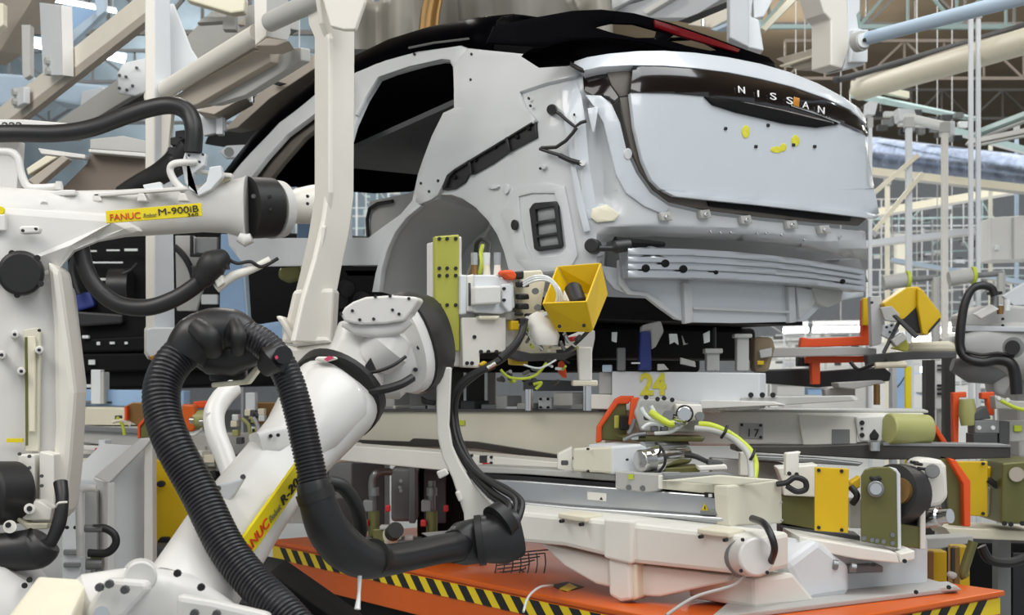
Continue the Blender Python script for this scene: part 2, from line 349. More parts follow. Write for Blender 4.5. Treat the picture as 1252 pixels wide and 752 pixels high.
# rear corner folds
patch('pillar_flange', car, 'car', [(716, 116), (735, 117), (748, 129), (758, 151), (767, 189), (778, 213), (795, 237), (818, 253), (812, 262), (788, 252), (766, 236), (754, 214), (746, 182), (738, 150), (728, 132)], out=.01, step=14, thick=.03)
patch('corner_fold', car, 'car', [(686, 106), (704, 98), (711, 118), (716, 150), (720, 200), (731, 262), (722, 268), (710, 262), (700, 215), (690, 150)], out=.012, step=14, thick=.02)
patch('corner_rib', car, 'car', [(697, 200), (703, 199), (714, 250), (722, 282), (714, 284), (706, 252)], out=.026, step=14, thick=.02)
patch('sealed_joint', car, 'cream', [(724, 255), (742, 250), (758, 262), (752, 270), (730, 272), (722, 266)], out=.014, step=14, thick=.012)
patch('gusset', car, 'car', [(718, 132), (732, 130), (727, 162), (724, 162)], out=.03, step=14, thick=.014)
# lamp recess, dark
patch('lamp_recess', car, 'lamp', [(712, 84), (740, 82), (778, 81), (776, 100), (772, 117), (760, 119), (752, 126), (744, 120), (735, 116), (724, 116), (714, 110)], out=.006, step=14, thick=.02)
patch('lamp_bracket', car, 'sealant', [(742, 88), (766, 84), (772, 90), (770, 116), (758, 118), (748, 104)], out=.014, step=14, thick=.02)
patch('hatch_hinge_cover', car, 'rubber', [(691, 75), (696, 74), (713, 83), (714, 86), (708, 85)], out=.075, step=14, thick=.02)
# hatch
patch('hatch_seal', car, 'sealant', [(758, 119), (790, 116), (850, 232), (1000, 256), (1064, 264), (1050, 276), (1000, 272), (930, 265), (860, 256), (820, 247), (800, 232), (784, 210), (773, 186), (764, 150)], out=.012, step=18, thick=.02)
patch('latch_slot', car, 'black', [(865, 243), (930, 250), (1000, 257), (1042, 262), (1040, 270), (1000, 268), (930, 259), (868, 252)], out=.024, step=18, thick=.02)
hp = patch('hatch_panel', car, 'car', [(771, 113), (820, 114), (864, 117), (870, 125), (900, 132), (960, 148), (1000, 153), (1028, 151), (1060, 165), (1062, 192), (1069, 230), (1075, 261), (1068, 264), (1000, 255), (930, 248), (870, 242), (830, 237), (808, 231), (797, 220), (786, 196), (776, 155)], out=.045, step=18, thick=.03)
patch('hatch_lip', car, 'car', [(812, 233), (870, 240), (930, 246), (1000, 253), (1070, 261), (1075, 264), (1066, 267), (1000, 259), (930, 251), (870, 245), (826, 240)], out=.058, step=18, thick=.03)
patch('upper_hatch_band', car, 'car', [(697, 77), (718, 70), (745, 65.5), (780, 62.5), (812, 62), (850, 64.5), (890, 70), (930, 78), (965, 88), (1000, 102), (1030, 118), (1050, 132), (1059, 145), (1059, 152), (1040, 134), (1010, 120), (970, 106), (930, 96), (890, 88), (850, 83), (810, 80), (770, 79.5), (735, 81.5), (713, 86)], out=.055, step=14, thick=.05)
lb = patch('light_bar', car, 'lamp', [(774, 80), (810, 80.5), (850, 83.5), (890, 88.5), (930, 96.5), (970, 106.5), (1010, 120.5), (1040, 134.5), (1059, 150), (1061, 167), (1050, 161), (1028, 151), (1000, 144), (960, 134), (920, 126), (866, 118), (820, 114), (771, 113)], out=.05, step=14, thick=.03)
patch('plate_recess', car, 'black', [(862, 118), (905, 124), (960, 136), (1000, 146), (1026, 152), (1000, 156), (960, 151), (900, 137), (872, 128)], out=.057, step=14, thick=.02)
patch('chrome_line', lb, 'chrome', [(968, 128), (1000, 138), (1028, 149), (1027, 151), (1000, 140.5), (968, 130)], out=.06, step=14, thick=.006)
patch('amber_reflection', lb, 'amber', [(971, 118), (978, 120), (977, 133), (970, 131)], out=.054, step=14, thick=.006)  # an orange reflection on the bar, painted as an amber patch
def carletter(ch, x, y, w, h, dy, mat='whitelet', parent=lb, out=.06):
    A, B = carhit(x, y, out), carhit(x+w, y+dy, out); xv = B-A; n = carn(A, out); yv = n.cross(xv.normalized())
    if yv.z < 0: yv = -yv
    cu = bpy.data.curves.new('letter', 'FONT'); cu.body = ch; cu.size = 1; cu.extrude = .008; o = new_obj('letter', cu); bpy.context.view_layer.update()
    dx = max(o.dimensions.x, .08); dg = bpy.context.evaluated_depsgraph_get(); me = bpy.data.meshes.new_from_object(o.evaluated_get(dg)); bpy.data.objects.remove(o)
    M = Matrix((xv/dx, yv*(h*A.y/F/.7), n*.2)).transposed().to_4x4(); me.transform(M); me.materials.clear(); me.materials.append(MATS[mat])
    o = new_obj('letter', me); attach(o, A, parent)
for ch, x, y, w, dy in (('N', 902, 113, 8, 1.4), ('I', 925, 118, 1.6, .4), ('S', 941, 121, 7.5, 1.6), ('S', 961, 126, 7.5, 1.8), ('A', 981, 131.5, 8, 2.2), ('N', 999, 137, 8, 2.4)):
    carletter(ch, x, y, w, 8.5, dy)
for x, y in ((888, 157), (925, 179), (940, 153), (971, 177), (997, 179)):
    patch('badge_plug', hp, 'ink', el(x, y, 2.4, 2.6, 4, .9), out=.052, step=20, thick=.008)
for x, y, rx, ry in ((912, 161, 5, 8), (973, 172, 5, 7), (950, 183, 8, 4), (958, 180, 4, 5)):
    patch('paint_mark', hp, 'inkyel', el(x, y, rx, ry, 12), out=.0475, step=20, thick=.002)
# rear fascia hardware
for x, y in ((815, 265), (863, 262), (913, 269), (969, 275), (1009, 281)):
    br = patch('clip_bracket', car, 'grey', [(x-7, y-5), (x+5, y-6), (x+8, y+4), (x-5, y+5)], out=.03, step=20, thick=.03)
    patch('clip_nut', br, 'chrome', el(x+1, y, 2.4, 2.4, 8), out=.04, step=20, thick=.01)
for x, y in ((927, 285), (938, 285), (957, 287), (985, 293), (870, 283), (882, 284), (895, 284), (1028, 290)):
    patch('weld_stud', car, 'chrome', el(x, y, 1.6, 1.6, 8), out=.012, step=20, thick=.01)
patch('fascia_recess', car, 'midgrey', [(745, 285), (800, 286), (900, 290), (980, 299), (1050, 315), (1062, 345), (1000, 350), (900, 342), (770, 342), (742, 330)], out=-.45, step=18, thick=.03)  # body-paint panel; the recess's shade is put into its grey
patch('rear_valance', car, 'car', [(735, 325), (770, 330), (900, 335), (1000, 342), (1056, 352), (1056, 362), (1012, 371), (1000, 378), (985, 393), (900, 395), (845, 394), (828, 390), (808, 376), (790, 362), (768, 360), (752, 353), (742, 342)], out=-.07, step=16, thick=.03)
for q in ([(757, 318), (763, 318), (764, 345), (772, 356), (792, 358), (812, 372), (831, 387), (828, 390), (808, 376), (790, 362), (768, 360), (757, 347)], [(836, 345), (846, 346), (848, 394), (838, 396)], [(964, 350), (972, 350), (974, 394), (966, 395)], [(848, 375), (966, 380), (966, 383), (848, 378)], [(974, 350), (1000, 356), (996, 372), (978, 390)]):
    patch('valance_flange', car, 'carside', q, out=-.045, step=16, thick=.03)
patch('tow_bracket', car, 'grey', [(994, 350), (1032, 352), (1028, 370), (1012, 376), (1000, 370)], out=-.03, step=16, thick=.05)
# bumper beam of extruded aluminium with ridges and round bores
bbm = patch('bumper_beam', car, 'alu', [(766, 303), (800, 303.5), (850, 304.5), (900, 308), (950, 313), (1000, 320), (1058, 330), (1058, 357), (1000, 350), (950, 346), (900, 343), (850, 341), (770, 340)], out=.055, step=14, thick=.09)
def band(f0, f1): 
    xs = [768, 800, 850, 900, 950, 1000, 1057]; tp = [303, 303.5, 304.5, 308, 313, 320, 330]; bt = [340, 340.5, 341, 343, 346, 350, 357]
    return [(x, t+(b-t)*f0) for x, t, b in zip(xs, tp, bt)]+[(x, t+(b-t)*f1) for x, t, b in reversed(list(zip(xs, tp, bt)))]
for f0, f1 in ((.02, .22), (.3, .46), (.54, .7), (.76, .97)):
    patch('ridge', bbm, 'alu', band(f0, f1), out=.075, step=14, thick=.03)
for x, y, r in ((790, 328, 5), (814, 322, 5), (836, 329, 5), (876, 333, 2.6), (1031, 344, 3)):
    patch('bore', bbm, 'black', el(x, y, r, r, 12), out=.079, step=20, thick=.012)
# black sensor bracket and wiring
sb = link('sensor_bracket', MB().tube([carhit(727, 304, .05), carhit(748, 304, .05), carhit(752, 302, .05), carhit(770, 300, .05)], [.014, .013, .03, .028], 14), 'plastic', car, smooth=True)
link('bracket_plug', MB().cyl(carhit(723, 300, .085), carhit(727, 302, -.02), .033, .036, 20), 'rubber', sb, smooth=True, bevel=.006)
link('absorber_pad', MB().tube([carhit(752, 297, .02), carhit(790, 298, .02), carhit(812, 299, .02)], [.03, .02, .012], 10), 'black', sb, smooth=True)
for pts, r in (([(676, 135), (684, 139), (693, 147), (703, 155), (710, 150), (717, 148)], .008), ([(660, 182), (672, 186), (685, 190), (700, 197)], .008), ([(662, 181), (680, 180), (692, 172), (700, 163), (705, 156)], .009), ([(684, 190), (697, 196), (711, 200)], .012)):
    w = link('wiring_harness', MB().tube([carhit(x, y, .04) for x, y in pts], r, 8), 'rubber', car, smooth=True)
link('harness_grommet', MB().cyl(carhit(674, 134, .06), carhit(675, 134, .0), .022, .026, 16), 'rubber', car, smooth=True)
link('harness_clip', MB().cyl(carhit(712, 199, .05), carhit(714, 200, .0), .014, .014, 10), 'clear', car, smooth=True)
# roof: from the rail over the crown to the far rail
def vplane(px, py, b):
    r = ray(px, py); o = V((0, 0, EYE)); n = V((BX.x, BX.y, 0)); p = carpt(0, b, 0); return o+r*((p-o).dot(n)/r.dot(n))
Lc = [(262, 246), (305, 186), (340, 149), (386, 112), (433, 87), (470, 72), (510, 61), (562, 54), (600, 60)]
Cc = [(262, 232), (308, 178), (343, 141), (389, 104), (435, 80), (475, 60), (520, 46), (575, 34), (612, 29)]
rows = []
for l, c in zip(Lc, Cc):
    A = carhit(l[0], l[1], .01); C = vplane(c[0], c[1], .75); d = V((C.x, C.y))-CO; aC = d.dot(AX); dA = V((A.x, A.y))-CO; aA, bA = dA.dot(AX), dA.dot(BX)
    Bz = A.z; row = []
    for k in range(13):
        t = k/12; b = bA+(2*HW-2*bA-.35)*t; f = 1-(2*t-1)**2
        row.append(carpt(aA+(aC-aA)*f*.6, b, A.z+(C.z-A.z)*(f**.45 if t < .5 else max(f**.45, .8))))
    rows.append(row)
rf = link('black_roof', MB().grid(rows), 'gloss', car, smooth=True, sharp=2, solid=.02)
# raked rear glass and spoiler
def raked(dep):
    p0 = carpt(.10+dep, 1.0, 3.02); nn = (V((-AX.x, -AX.y, 0))*.62+V((0, 0, .78))*.35).normalized()
    def f(px, py):
        r = ray(px, py); o = V((0, 0, EYE)); return o+r*((p0-o).dot(nn)/r.dot(nn))
    return f
patch('rear_glass', car, 'gloss', [(640, 66), (660, 52), (700, 40), (760, 46), (830, 60), (890, 72), (944, 76), (950, 84), (930, 81), (890, 73), (850, 67), (812, 64), (760, 66), (720, 72), (697, 78), (662, 80)], surf=raked(.12), step=40, thick=.02)
patch('roof_spoiler', car, 'gloss', [(596, 52), (604, 32), (650, 22), (700, 13), (735, 11.5), (775, 16), (820, 28), (870, 45), (910, 60), (940, 70), (948, 78), (925, 79), (880, 73), (830, 63), (790, 52), (740, 46), (700, 48), (665, 57)], [[(726, 33), (748, 28), (775, 29), (804, 37), (801, 48), (780, 47), (752, 41)], [(816, 49), (826, 41), (850, 46), (880, 61), (868, 62), (840, 56)]], surf=raked(.0), step=40, thick=.012)
patch('spoiler_lamp', car, 'redgloss', [(800, 24), (835, 35), (870, 47), (905, 60), (903, 64), (868, 54), (830, 43), (802, 33)], surf=raked(-.012), step=40, thick=.012)
link('roof_seam', MB().tube([carhit(500, 63, .03)+V((0, 0, .02)), carhit(530, 57, .03)+V((0, 0, .02)), carhit(573, 52, .03)+V((0, 0, .02))], .006, 6), 'steel', car, smooth=True)
# inside: headlining, far body side, parcel shelf
def cp(px, py, b): return vplane(px, py, b)
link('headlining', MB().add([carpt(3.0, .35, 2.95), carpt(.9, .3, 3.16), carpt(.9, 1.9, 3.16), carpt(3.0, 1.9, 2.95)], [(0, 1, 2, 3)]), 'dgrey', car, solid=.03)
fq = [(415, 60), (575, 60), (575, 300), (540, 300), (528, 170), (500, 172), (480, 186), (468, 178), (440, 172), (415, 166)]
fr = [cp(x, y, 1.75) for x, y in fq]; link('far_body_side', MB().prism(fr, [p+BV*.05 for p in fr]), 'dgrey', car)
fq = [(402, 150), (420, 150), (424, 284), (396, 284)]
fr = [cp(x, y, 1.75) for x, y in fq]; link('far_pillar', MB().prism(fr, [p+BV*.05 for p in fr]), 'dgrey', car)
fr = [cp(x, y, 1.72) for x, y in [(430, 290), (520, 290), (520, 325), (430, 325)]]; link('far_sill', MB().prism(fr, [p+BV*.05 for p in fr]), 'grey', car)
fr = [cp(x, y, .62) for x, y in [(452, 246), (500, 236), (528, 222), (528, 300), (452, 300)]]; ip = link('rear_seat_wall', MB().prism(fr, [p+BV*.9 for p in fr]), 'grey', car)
link('wiring_harness', MB().tube([cp(x, y, .6) for x, y in [(450, 290), (449, 268), (452, 255), (462, 249), (480, 246)]], .012, 8), 'rubber', car, smooth=True)
# underbody
link('floor_pan', MB().add([carpt(x, y, z) for z in (1.88, 1.99) for x, y in ((.42, .25), (3.0, .25), (3.0, 1.9), (.42, 1.9))], [(0, 1, 2, 3), (4, 5, 6, 7), (0, 1, 5, 4), (1, 2, 6, 5), (2, 3, 7, 6), (3, 0, 4, 7)]), 'black', car)
for nm, mt, a, b, z0, z1, w in (('subframe', 'black', 1.0, 1.1, 1.69, 1.88, 1.8), ('drive_unit', 'black', 1.5, 1.1, 1.62, 1.88, 1.9), ('battery_pack', 'black', 2.2, 1.05, 1.70, 1.88, 1.5)):
    mb = MB(); R = Matrix((V((AX.x, AX.y, 0)), V((BX.x, BX.y, 0)), V((0, 0, 1)))).transposed()
    mb.box(carpt(a, b, (z0+z1)/2), (.3 if nm != 'battery_pack' else .9, w, z1-z0), R); link(nm, mb, mt, car, bevel=.03)
# ---------------------------------------------------------------- near robot with corrugated hose
r1 = T('welding_robot', 'white six-axis robot nearest the orange plinth with a looping black corrugated hose', 'robot', P(230, 745, 4.7))
arm = link('forearm', MB().limb([(222, 742, 4.62, 58), (248, 702, 4.75, 56), (270, 668, 4.88, 55), (300, 625, 5.02, 51), (333, 580, 5.2, 47), (368, 540, 5.35, 49), (390, 510, 5.43, 55), (404, 493, 5.48, 57), (408, 488, 5.5, 56)], e=3.0, depth=.9), 'robot', r1, smooth=True)
link('arm_bulge', MB().limb([(345, 573, 5.2, 28), (375, 530, 5.3, 40), (402, 494, 5.42, 50), (408, 487, 5.45, 46)], e=2.2), 'robot', arm, smooth=True)
link('joint_ring', MB().limb([(407, 488, 5.46, 60), (412, 481, 5.5, 61), (420, 470, 5.53, 59)], e=2, n=36), 'rubber', r1, smooth=True)
nk = link('wrist_neck', MB().limb([(414, 478, 5.53, 54), (422, 467, 5.56, 48), (434, 446, 5.6, 38), (440, 424, 5.62, 34), (443, 402, 5.64, 30)], e=2.6), 'robot', r1, smooth=True)
link('wrist_casting', MB().limb([(452, 478, 5.66, 10), (466, 468, 5.68, 30), (478, 446, 5.7, 42), (484, 420, 5.72, 40), (484, 396, 5.75, 36)], e=2.6), 'robot', r1, smooth=True)
link('wrist_throat', MB().limb([(452, 446, 5.58, 14), (462, 436, 5.54, 27), (474, 424, 5.53, 30), (484, 410, 5.54, 22)], e=2, n=30), 'robot', r1, smooth=True)
TB('groove', nk, 'rubber', [(450, 456, 5.42), (465, 453, 5.4), (482, 446, 5.41), (496, 436, 5.44)], 2.2)
TB('groove', nk, 'rubber', [(453, 478, 5.42), (470, 476, 5.4), (490, 470, 5.42), (504, 462, 5.46)], 5.5)
S('index_mark', nk, 'ink', [(446, 447), (453, 437), (460, 452), (451, 463)], 5.42, .01)
cv = S('wrist_cover', r1, 'robot', [(416, 385), (421, 376), (431, 369), (447, 363), (478, 361), (509, 363), (512, 367), (503, 381), (494, 392), (470, 396), (440, 397), (421, 393)], Pl(416, 5.44, 512, 5.4), .1, .012)
bolts(r1, [(440, 391), (457, 390), (431, 380), (480, 379), (488, 384), (459, 362.5), (477, 362), (500, 365), (417, 384)], Pl(416, 5.44, 512, 5.4), .0062, 'ink', .006)
link('cover_skirt', MB().limb([(420, 396, 5.5, 4), (436, 402, 5.48, 8), (462, 405, 5.47, 10), (490, 400, 5.46, 8), (502, 392, 5.46, 5)], e=2.4), 'robot', cv, smooth=True)
rg = link('face_ring', MB().limb([(497, 421, 5.66, 62, .6), (503, 419, 5.7, 64, .6), (511, 417, 5.76, 62, .6), (520, 414, 5.82, 57, .6), (528, 412, 5.86, 52, .6)], e=2.2, n=32), 'rubber', r1, smooth=True)
link('face_flange', MB().limb([(488, 424, 5.62, 58, .55), (497, 421, 5.68, 63, .6)], e=2.2, n=32), 'robot', r1, smooth=True)
link('tool_flange', MB().limb([(524, 412, 5.86, 44, .6), (538, 409, 5.95, 42, .6)], e=2, n=28), 'white', r1, smooth=True)
bolts(r1, [(505, 384), (508, 400), (512, 425), (508, 452)], 5.6, .009, 'plastic', .01)
S('marked_tab', r1, 'white', [(384, 440), (388, 436), (410, 436), (413, 439), (398, 443)], 5.35, .03); S('red_mark', r1, 'pinkmark', [(396, 439), (402, 435), (409, 437), (400, 442)], 5.34, .006, 0)
# label on the forearm
lp = Pl(285, 4.62, 385, 5.07)
tg = S('label_strip', r1, 'tape', [(287, 672), (363, 566), (372, 588), (313, 672), (302, 684)], lp, .012, .002)
text('FANUC', tg, 'inkred', (298, 686), (329, 643), lp, 13); text('Robot', tg, 'inkgrey', (331, 640), (344, 622), lp, 9, shear=.2); text('R-2000', tg, 'ink', (346, 619), (375, 579), lp, 12)
# brackets on the upper edge
br = link('arm_bracket', MB().limb([(313, 545, 5.12, 16), (330, 541, 5.15, 17), (350, 535, 5.2, 14)], e=5), 'robot', r1, smooth=True)
bolts(r1, [(322, 533), (331, 533), (340, 532)], 5.1, .007, 'ink', .006)
S('hose_plate', r1, 'cool', [(242, 598), (262, 593), (278, 590), (300, 583), (290, 600), (268, 628), (252, 634), (246, 622)], 4.85, .03); CY('plate_boss', r1, 'robot', (257, 612, 4.86), (258, 612, 4.76), 10)
bolts(r1, [(267, 597), (297, 583), (247, 596), (229, 650)], 4.82, .009, 'dgrey', .008)
for x, y in ((217, 701), (246, 718)): bolts(r1, [(x, y)], 4.3, .012, 'ink', .01)
# elbow and cover at the foot
link('elbow_casting', MB().limb([(80, 775, 4.3, 42), (120, 748, 4.3, 50), (170, 736, 4.35, 44), (215, 745, 4.45, 46), (262, 770, 4.5, 40), (290, 790, 4.5, 30)], e=2.6), 'robot', r1, smooth=True)
CY('elbow_boss', r1, 'robot', (172, 715, 4.32), (172, 702, 4.4), 25, 22, bevel=.01)
CY('boss_cap', r1, 'robot', (172, 706, 4.2), (172, 700, 4.28), 20, 18, bevel=.006)
S('elbow_plate', r1, 'robot', [(128, 708), (178, 712), (182, 722), (152, 755), (110, 770), (104, 748)], 4.15, .06, .015)
S('elbow_plate', r1, 'robot', [(215, 728), (258, 735), (330, 752), (330, 775), (215, 775)], 4.15, .06, .015)
bolts(r1, [(122, 718), (153, 721), (238, 750), (265, 751), (134, 714)], 4.12, .013, 'dgrey', .012)
CY('grease_cap', r1, 'chrome', (124, 752, 4.15), (124, 750, 4.06), 9)
cb = link('motor_cover', MB().prism([P(46, 704, 4.25), P(108, 709, 4.25), P(84, 760, 3.95), P(4, 760, 3.95)], [P(50, 726, 4.35), P(116, 716, 4.4), P(96, 772, 4.1), P(14, 790, 4.1)]), 'cream', r1, bevel=.012)
# dress-pack hose
RIB('corrugated_hose', r1, 'hose', [(380, 785, 4.42), (345, 746, 4.48), (310, 712, 4.55), (276, 668, 4.62), (243, 602, 4.7), (214, 548, 4.75), (200, 510, 4.8), (198, 475, 4.85), (210, 446, 4.9), (232, 424, 4.95)], 23.5, 5.0)
RIB('corrugated_hose', r1, 'hose', [(288, 408, 4.95), (312, 414, 4.92), (335, 432, 4.9), (352, 462, 4.88), (364, 500, 4.86), (374, 545, 4.84), (384, 592, 4.82)], 18.5, 4.6)
TB('hose_sleeve', r1, 'plastic', [(226, 436, 4.93), (240, 416, 4.94), (262, 406, 4.95), (285, 405, 4.95), (302, 412, 4.93)], [27, 31, 30, 27, 20], 18)
link('sleeve_belly', MB().limb([(236, 430, 4.96, 14), (256, 434, 4.98, 24), (285, 436, 4.98, 24), (312, 428, 4.96, 18), (330, 424, 4.95, 10)], e=2.2), 'plastic', r1, smooth=True)
TB('sleeve_band', r1, 'rubber', [(240, 400, 4.86), (255, 413, 4.82), (262, 432, 4.86)], [12, 15, 10], 12); TB('sleeve_band', r1, 'rubber', [(287, 395, 4.88), (292, 412, 4.83), (290, 430, 4.87)], [8, 10, 8], 12)
TB('sleeve_horn', r1, 'plastic', [(262, 404, 4.93), (268, 392, 4.94), (266, 385, 4.95)], [14, 9, 6], 12); TB('sleeve_horn', r1, 'plastic', [(286, 402, 4.93), (290, 394, 4.93), (292, 388, 4.94)], [12, 8, 6], 12)
S('sleeve_shelf', r1, 'cream', [(258, 468), (298, 464), (312, 447), (317, 450), (302, 470), (258, 474)], 4.98, .08)
S('sleeve_shelf', r1, 'dgrey', [(254, 440), (300, 440), (300, 462), (256, 466)], 5.02, .05)
cl = link('hose_clamp', MB().limb([(324, 450, 4.88, 11), (335, 441, 4.85, 22, .9), (345, 432, 4.88, 14)], e=2.4), 'plastic', r1, smooth=True)
CY('clamp_screw', r1, 'plastic', (346, 434, 4.84), (347, 434, 4.76), 11); S('clamp_dot', r1, 'pinkmark', el(338, 437, 2, 2.4, 8), 4.73, .004, 0)
TB('lower_hose_sleeve', r1, 'plastic', [(382, 588, 4.82), (388, 612, 4.82), (400, 645, 4.84), (420, 670, 4.88), (445, 684, 4.95), (470, 685, 5.05), (500, 680, 5.15), (535, 672, 5.28), (570, 666, 5.4)], [20, 23, 26, 27, 24, 20, 18, 18, 18], 20)
TB('sleeve_collar', r1, 'rubber', [(384, 600, 4.82), (388, 612, 4.82)], [24, 24], 20); TB('sleeve_seam', r1, 'rubber', [(455, 682, 4.98), (462, 684, 5.02)], [24, 21.5], 20)
TB('second_hose', r1, 'rubber', [(402, 590, 5.0), (420, 596, 5.02), (436, 620, 5.05), (440, 650, 5.1), (430, 668, 5.1)], 9, 12)
link('hose_block', MB().limb([(556, 668, 5.38, 20), (568, 664, 5.42, 27), (590, 660, 5.46, 28), (612, 656, 5.5, 34), (630, 652, 5.52, 30)], e=3), 'plastic', r1, smooth=True)
link('block_band', MB().limb([(583, 661, 5.42, 31), (591, 660, 5.42, 31)], e=2.4), 'rubber', r1, smooth=True)
link('block_band', MB().limb([(608, 640, 5.44, 24), (618, 632, 5.46, 22)], e=2.4), 'rubber', r1, smooth=True)
TB('tie_rod', r1, 'clear', [(440, 702, 4.9), (439, 725, 4.88), (437, 745, 4.86)], [3, 2, 4])
for i, pts in enumerate(([(632, 640), (638, 615), (620, 598), (590, 582), (568, 552), (557, 515), (560, 480), (585, 456), (618, 436), (636, 412), (640, 390)], [(626, 640), (630, 612), (608, 596), (580, 575), (560, 545), (553, 510), (558, 478), (590, 452), (625, 430), (641, 405)],
                         [(618, 636), (622, 618), (604, 604), (584, 586), (564, 556), (550, 516), (553, 484), (572, 462), (604, 446)], [(606, 632), (612, 618), (598, 606), (578, 584), (566, 562), (556, 540)])):
    n = len(pts); TB('tool_cable', r1, 'rubber', [(x, y, 5.5+.35*min(1, k/5)) for k, (x, y) in enumerate(pts)], [4.2, 3.6, 5, 2.6][i], 8)
TB('cable_tie', r1, 'chrome', [(596, 450, 5.78), (606, 444, 5.78)], 3)
gs = S('gooseneck_bracket', r1, 'white', [(533, 449), (552, 449), (549, 520), (553, 545), (562, 566), (577, 590), (590, 605), (612, 625), (590, 630), (580, 647), (568, 646), (567, 628), (553, 585), (541, 560), (534, 530)], 5.7, .05, .006)
S('bracket_tab', gs, 'white', [(533, 577), (545, 573), (549, 580), (537, 586)], 5.66, .03); S('bracket_tab', gs, 'white', [(556, 602), (562, 600), (566, 612), (561, 614)], 5.66, .03)
# ---------------------------------------------------------------- its tool head
tl = T('tool_head', 'white tool head with a yellow-green plate and valve block on the robot wrist', 'tool', P(570, 450, 5.95))
pp = Pl(527, 5.82, 660, 6.02)
S('back_plate', tl, 'robot', [(528, 296), (536, 296), (560, 289), (565, 289), (565, 336), (630, 340), (628, 425), (586, 428), (586, 450), (560, 448), (528, 446)], pp, .06, off=-.03)
fp = S('face_plate', tl, 'oliveplate', [(532, 289), (562, 286.5), (562, 430), (533, 428)], pp, .03)
bolts(tl, [(x, y) for y in (292, 328, 337, 373) for x in (537, 546.5, 557)], pp, .008, 'ink', .006)
S('side_rail', tl, 'cool', [(563, 336), (571, 336), (571, 384), (563, 385)], pp, .08, off=.02); S('slot_plate', tl, 'white', [(571, 337), (580, 335), (580, 381), (571, 381)], pp, .08, off=.02)
S('slot', tl, 'dgrey', [(573, 346), (575.5, 346), (575.5, 374), (573, 374)], pp, .008, 0, off=.024)
bx = S('gear_box', tl, 'cool', [(580, 336), (605, 336), (628, 346), (630, 376), (614, 384), (580, 382)], pp, .16, off=.03); S('box_lid', tl, 'robot', [(581, 350), (613, 349), (613, 371), (581, 373)], pp, .05, .008, off=.075)
S('box_end', tl, 'cool', [(614, 348), (624, 346), (627, 350), (627, 380), (622, 382), (614, 372)], pp, .12, off=.05); bolts(tl, [(616, 353), (616, 367)], pp, .007, 'ink', off=.05)
S('under_plate', tl, 'grey', [(580, 382), (612, 374), (640, 386), (628, 392), (590, 388)], pp, .1); S('small_block', tl, 'cream', [(586, 386), (612, 386), (610, 391), (587, 391)], pp, .05, off=.04)
S('lower_plate', tl, 'white', [(565, 388), (619, 388), (619, 430), (587, 432), (587, 450), (566, 449)], pp, .05, off=.01)
bolts(tl, [(588, 430), (597, 430), (607, 430), (571, 444), (577, 444), (580, 412), (540, 443), (546, 443)], pp, .008, 'ink', .006, off=.012)
S('yellow_tag', tl, 'yellow', [(586, 446), (592, 441), (597, 443), (590, 449)], pp, .02, off=.03)
for x, m1, m2 in ((580, 'chrome', 'bronze'), (595, 'clear', 'cream'), (608, 'alu', 'white')):
    CY('fitting', tl, m1, (x, 309, 5.95), (x, 324, 5.95), 4.6, 4.2, 14); CY('fitting_base', tl, m2, (x, 323, 5.95), (x, 337, 5.95), 4, 5, 10)
TB('yellow_hose', tl, 'lime', [(586, 336, 6.0), (589, 322, 6.02), (588, 310, 6.05), (590, 300, 6.08)], 2.6); TB('black_hose', tl, 'rubber', [(597, 310, 5.98), (598, 298, 6.02), (590, 292, 6.05), (583, 298, 6.1), (582, 315, 6.12)], 3)
S('orange_latch', tl, 'orangered', [(613, 334), (616, 330), (628, 330), (633, 336), (630, 343), (622, 341)], pp, .05, .012, off=.06); S('latch_stop', tl, 'plastic', [(630, 332), (641, 331), (641, 341), (632, 341)], pp, .06, off=.03)
vb = S('valve_block', tl, 'cream', [(632, 332), (662, 330), (668, 340), (660, 388), (640, 388), (632, 370)], pp, .12, off=.0)
for y in (347, 362, 374): S('port', tl, 'plastic', [(634, y-3), (647, y-3), (648, y+4), (635, y+4)], pp, .04, off=.05); 
S('port', tl, 'plastic', rc(644, 383, 656, 387), pp, .03, off=.04); S('port', tl, 'plastic', rc(632, 382, 641, 386), pp, .03, off=.04)
CY('valve_knob', tl, 'steel', (654, 356, 5.95), (655, 356, 5.88), 4); CY('valve_knob', tl, 'steel', (657, 376, 5.95), (658, 376, 5.88), 4)
for d in (0, 3.2, 6): TB('air_line', tl, 'clear', [(640, 350-d, 5.88), (655, 343-d*.9, 5.84), (672, 344-d*.6, 5.82), (681-d*.2+d, 358, 5.82), (678+d, 374, 5.84), (664, 384+d*.4, 5.88), (650, 386, 5.92)], 1.6, 8)
S('hose_tray', tl, 'yellow', rc(625, 392, 635, 404), pp, .04, off=.03)
link('white_actuator', MB().limb([(655, 386, 5.92, 12), (663, 402, 5.9, 16), (668, 414, 5.9, 17), (668, 422, 5.9, 14)], e=2.4), 'white', tl, smooth=True)
S('carrier_plate', tl, 'cream', [(636, 430), (636, 400), (652, 394), (660, 420), (700, 424), (712, 428), (690, 434), (640, 434)], pp, .12, off=-.03)
S('carrier_arm', tl, 'dgrey', [(614, 424), (650, 432), (690, 431), (712, 424), (712, 430), (690, 440), (640, 442), (616, 434)], pp, .06)
S('end_plate', tl, 'grey', [(700, 412), (722, 403), (728, 404), (728, 414), (724, 434), (702, 430)], pp.shift(-.1), .08)
for x, y in ((650, 408), (658, 418), (676, 412), (685, 418), (690, 408)): CY('clevis', tl, 'steel', (x, y, 5.9), (x+5, y+10, 5.92), 2.4)
TB('cable_loop', tl, 'rubber', [(642, 390, 5.86), (638, 408, 5.84), (627, 424, 5.82), (612, 438, 5.8)], 4.4); TB('cable_loop', tl, 'rubber', [(720, 404, 5.95), (706, 418, 5.92), (694, 428, 5.92), (680, 430, 5.92)], 2.4)
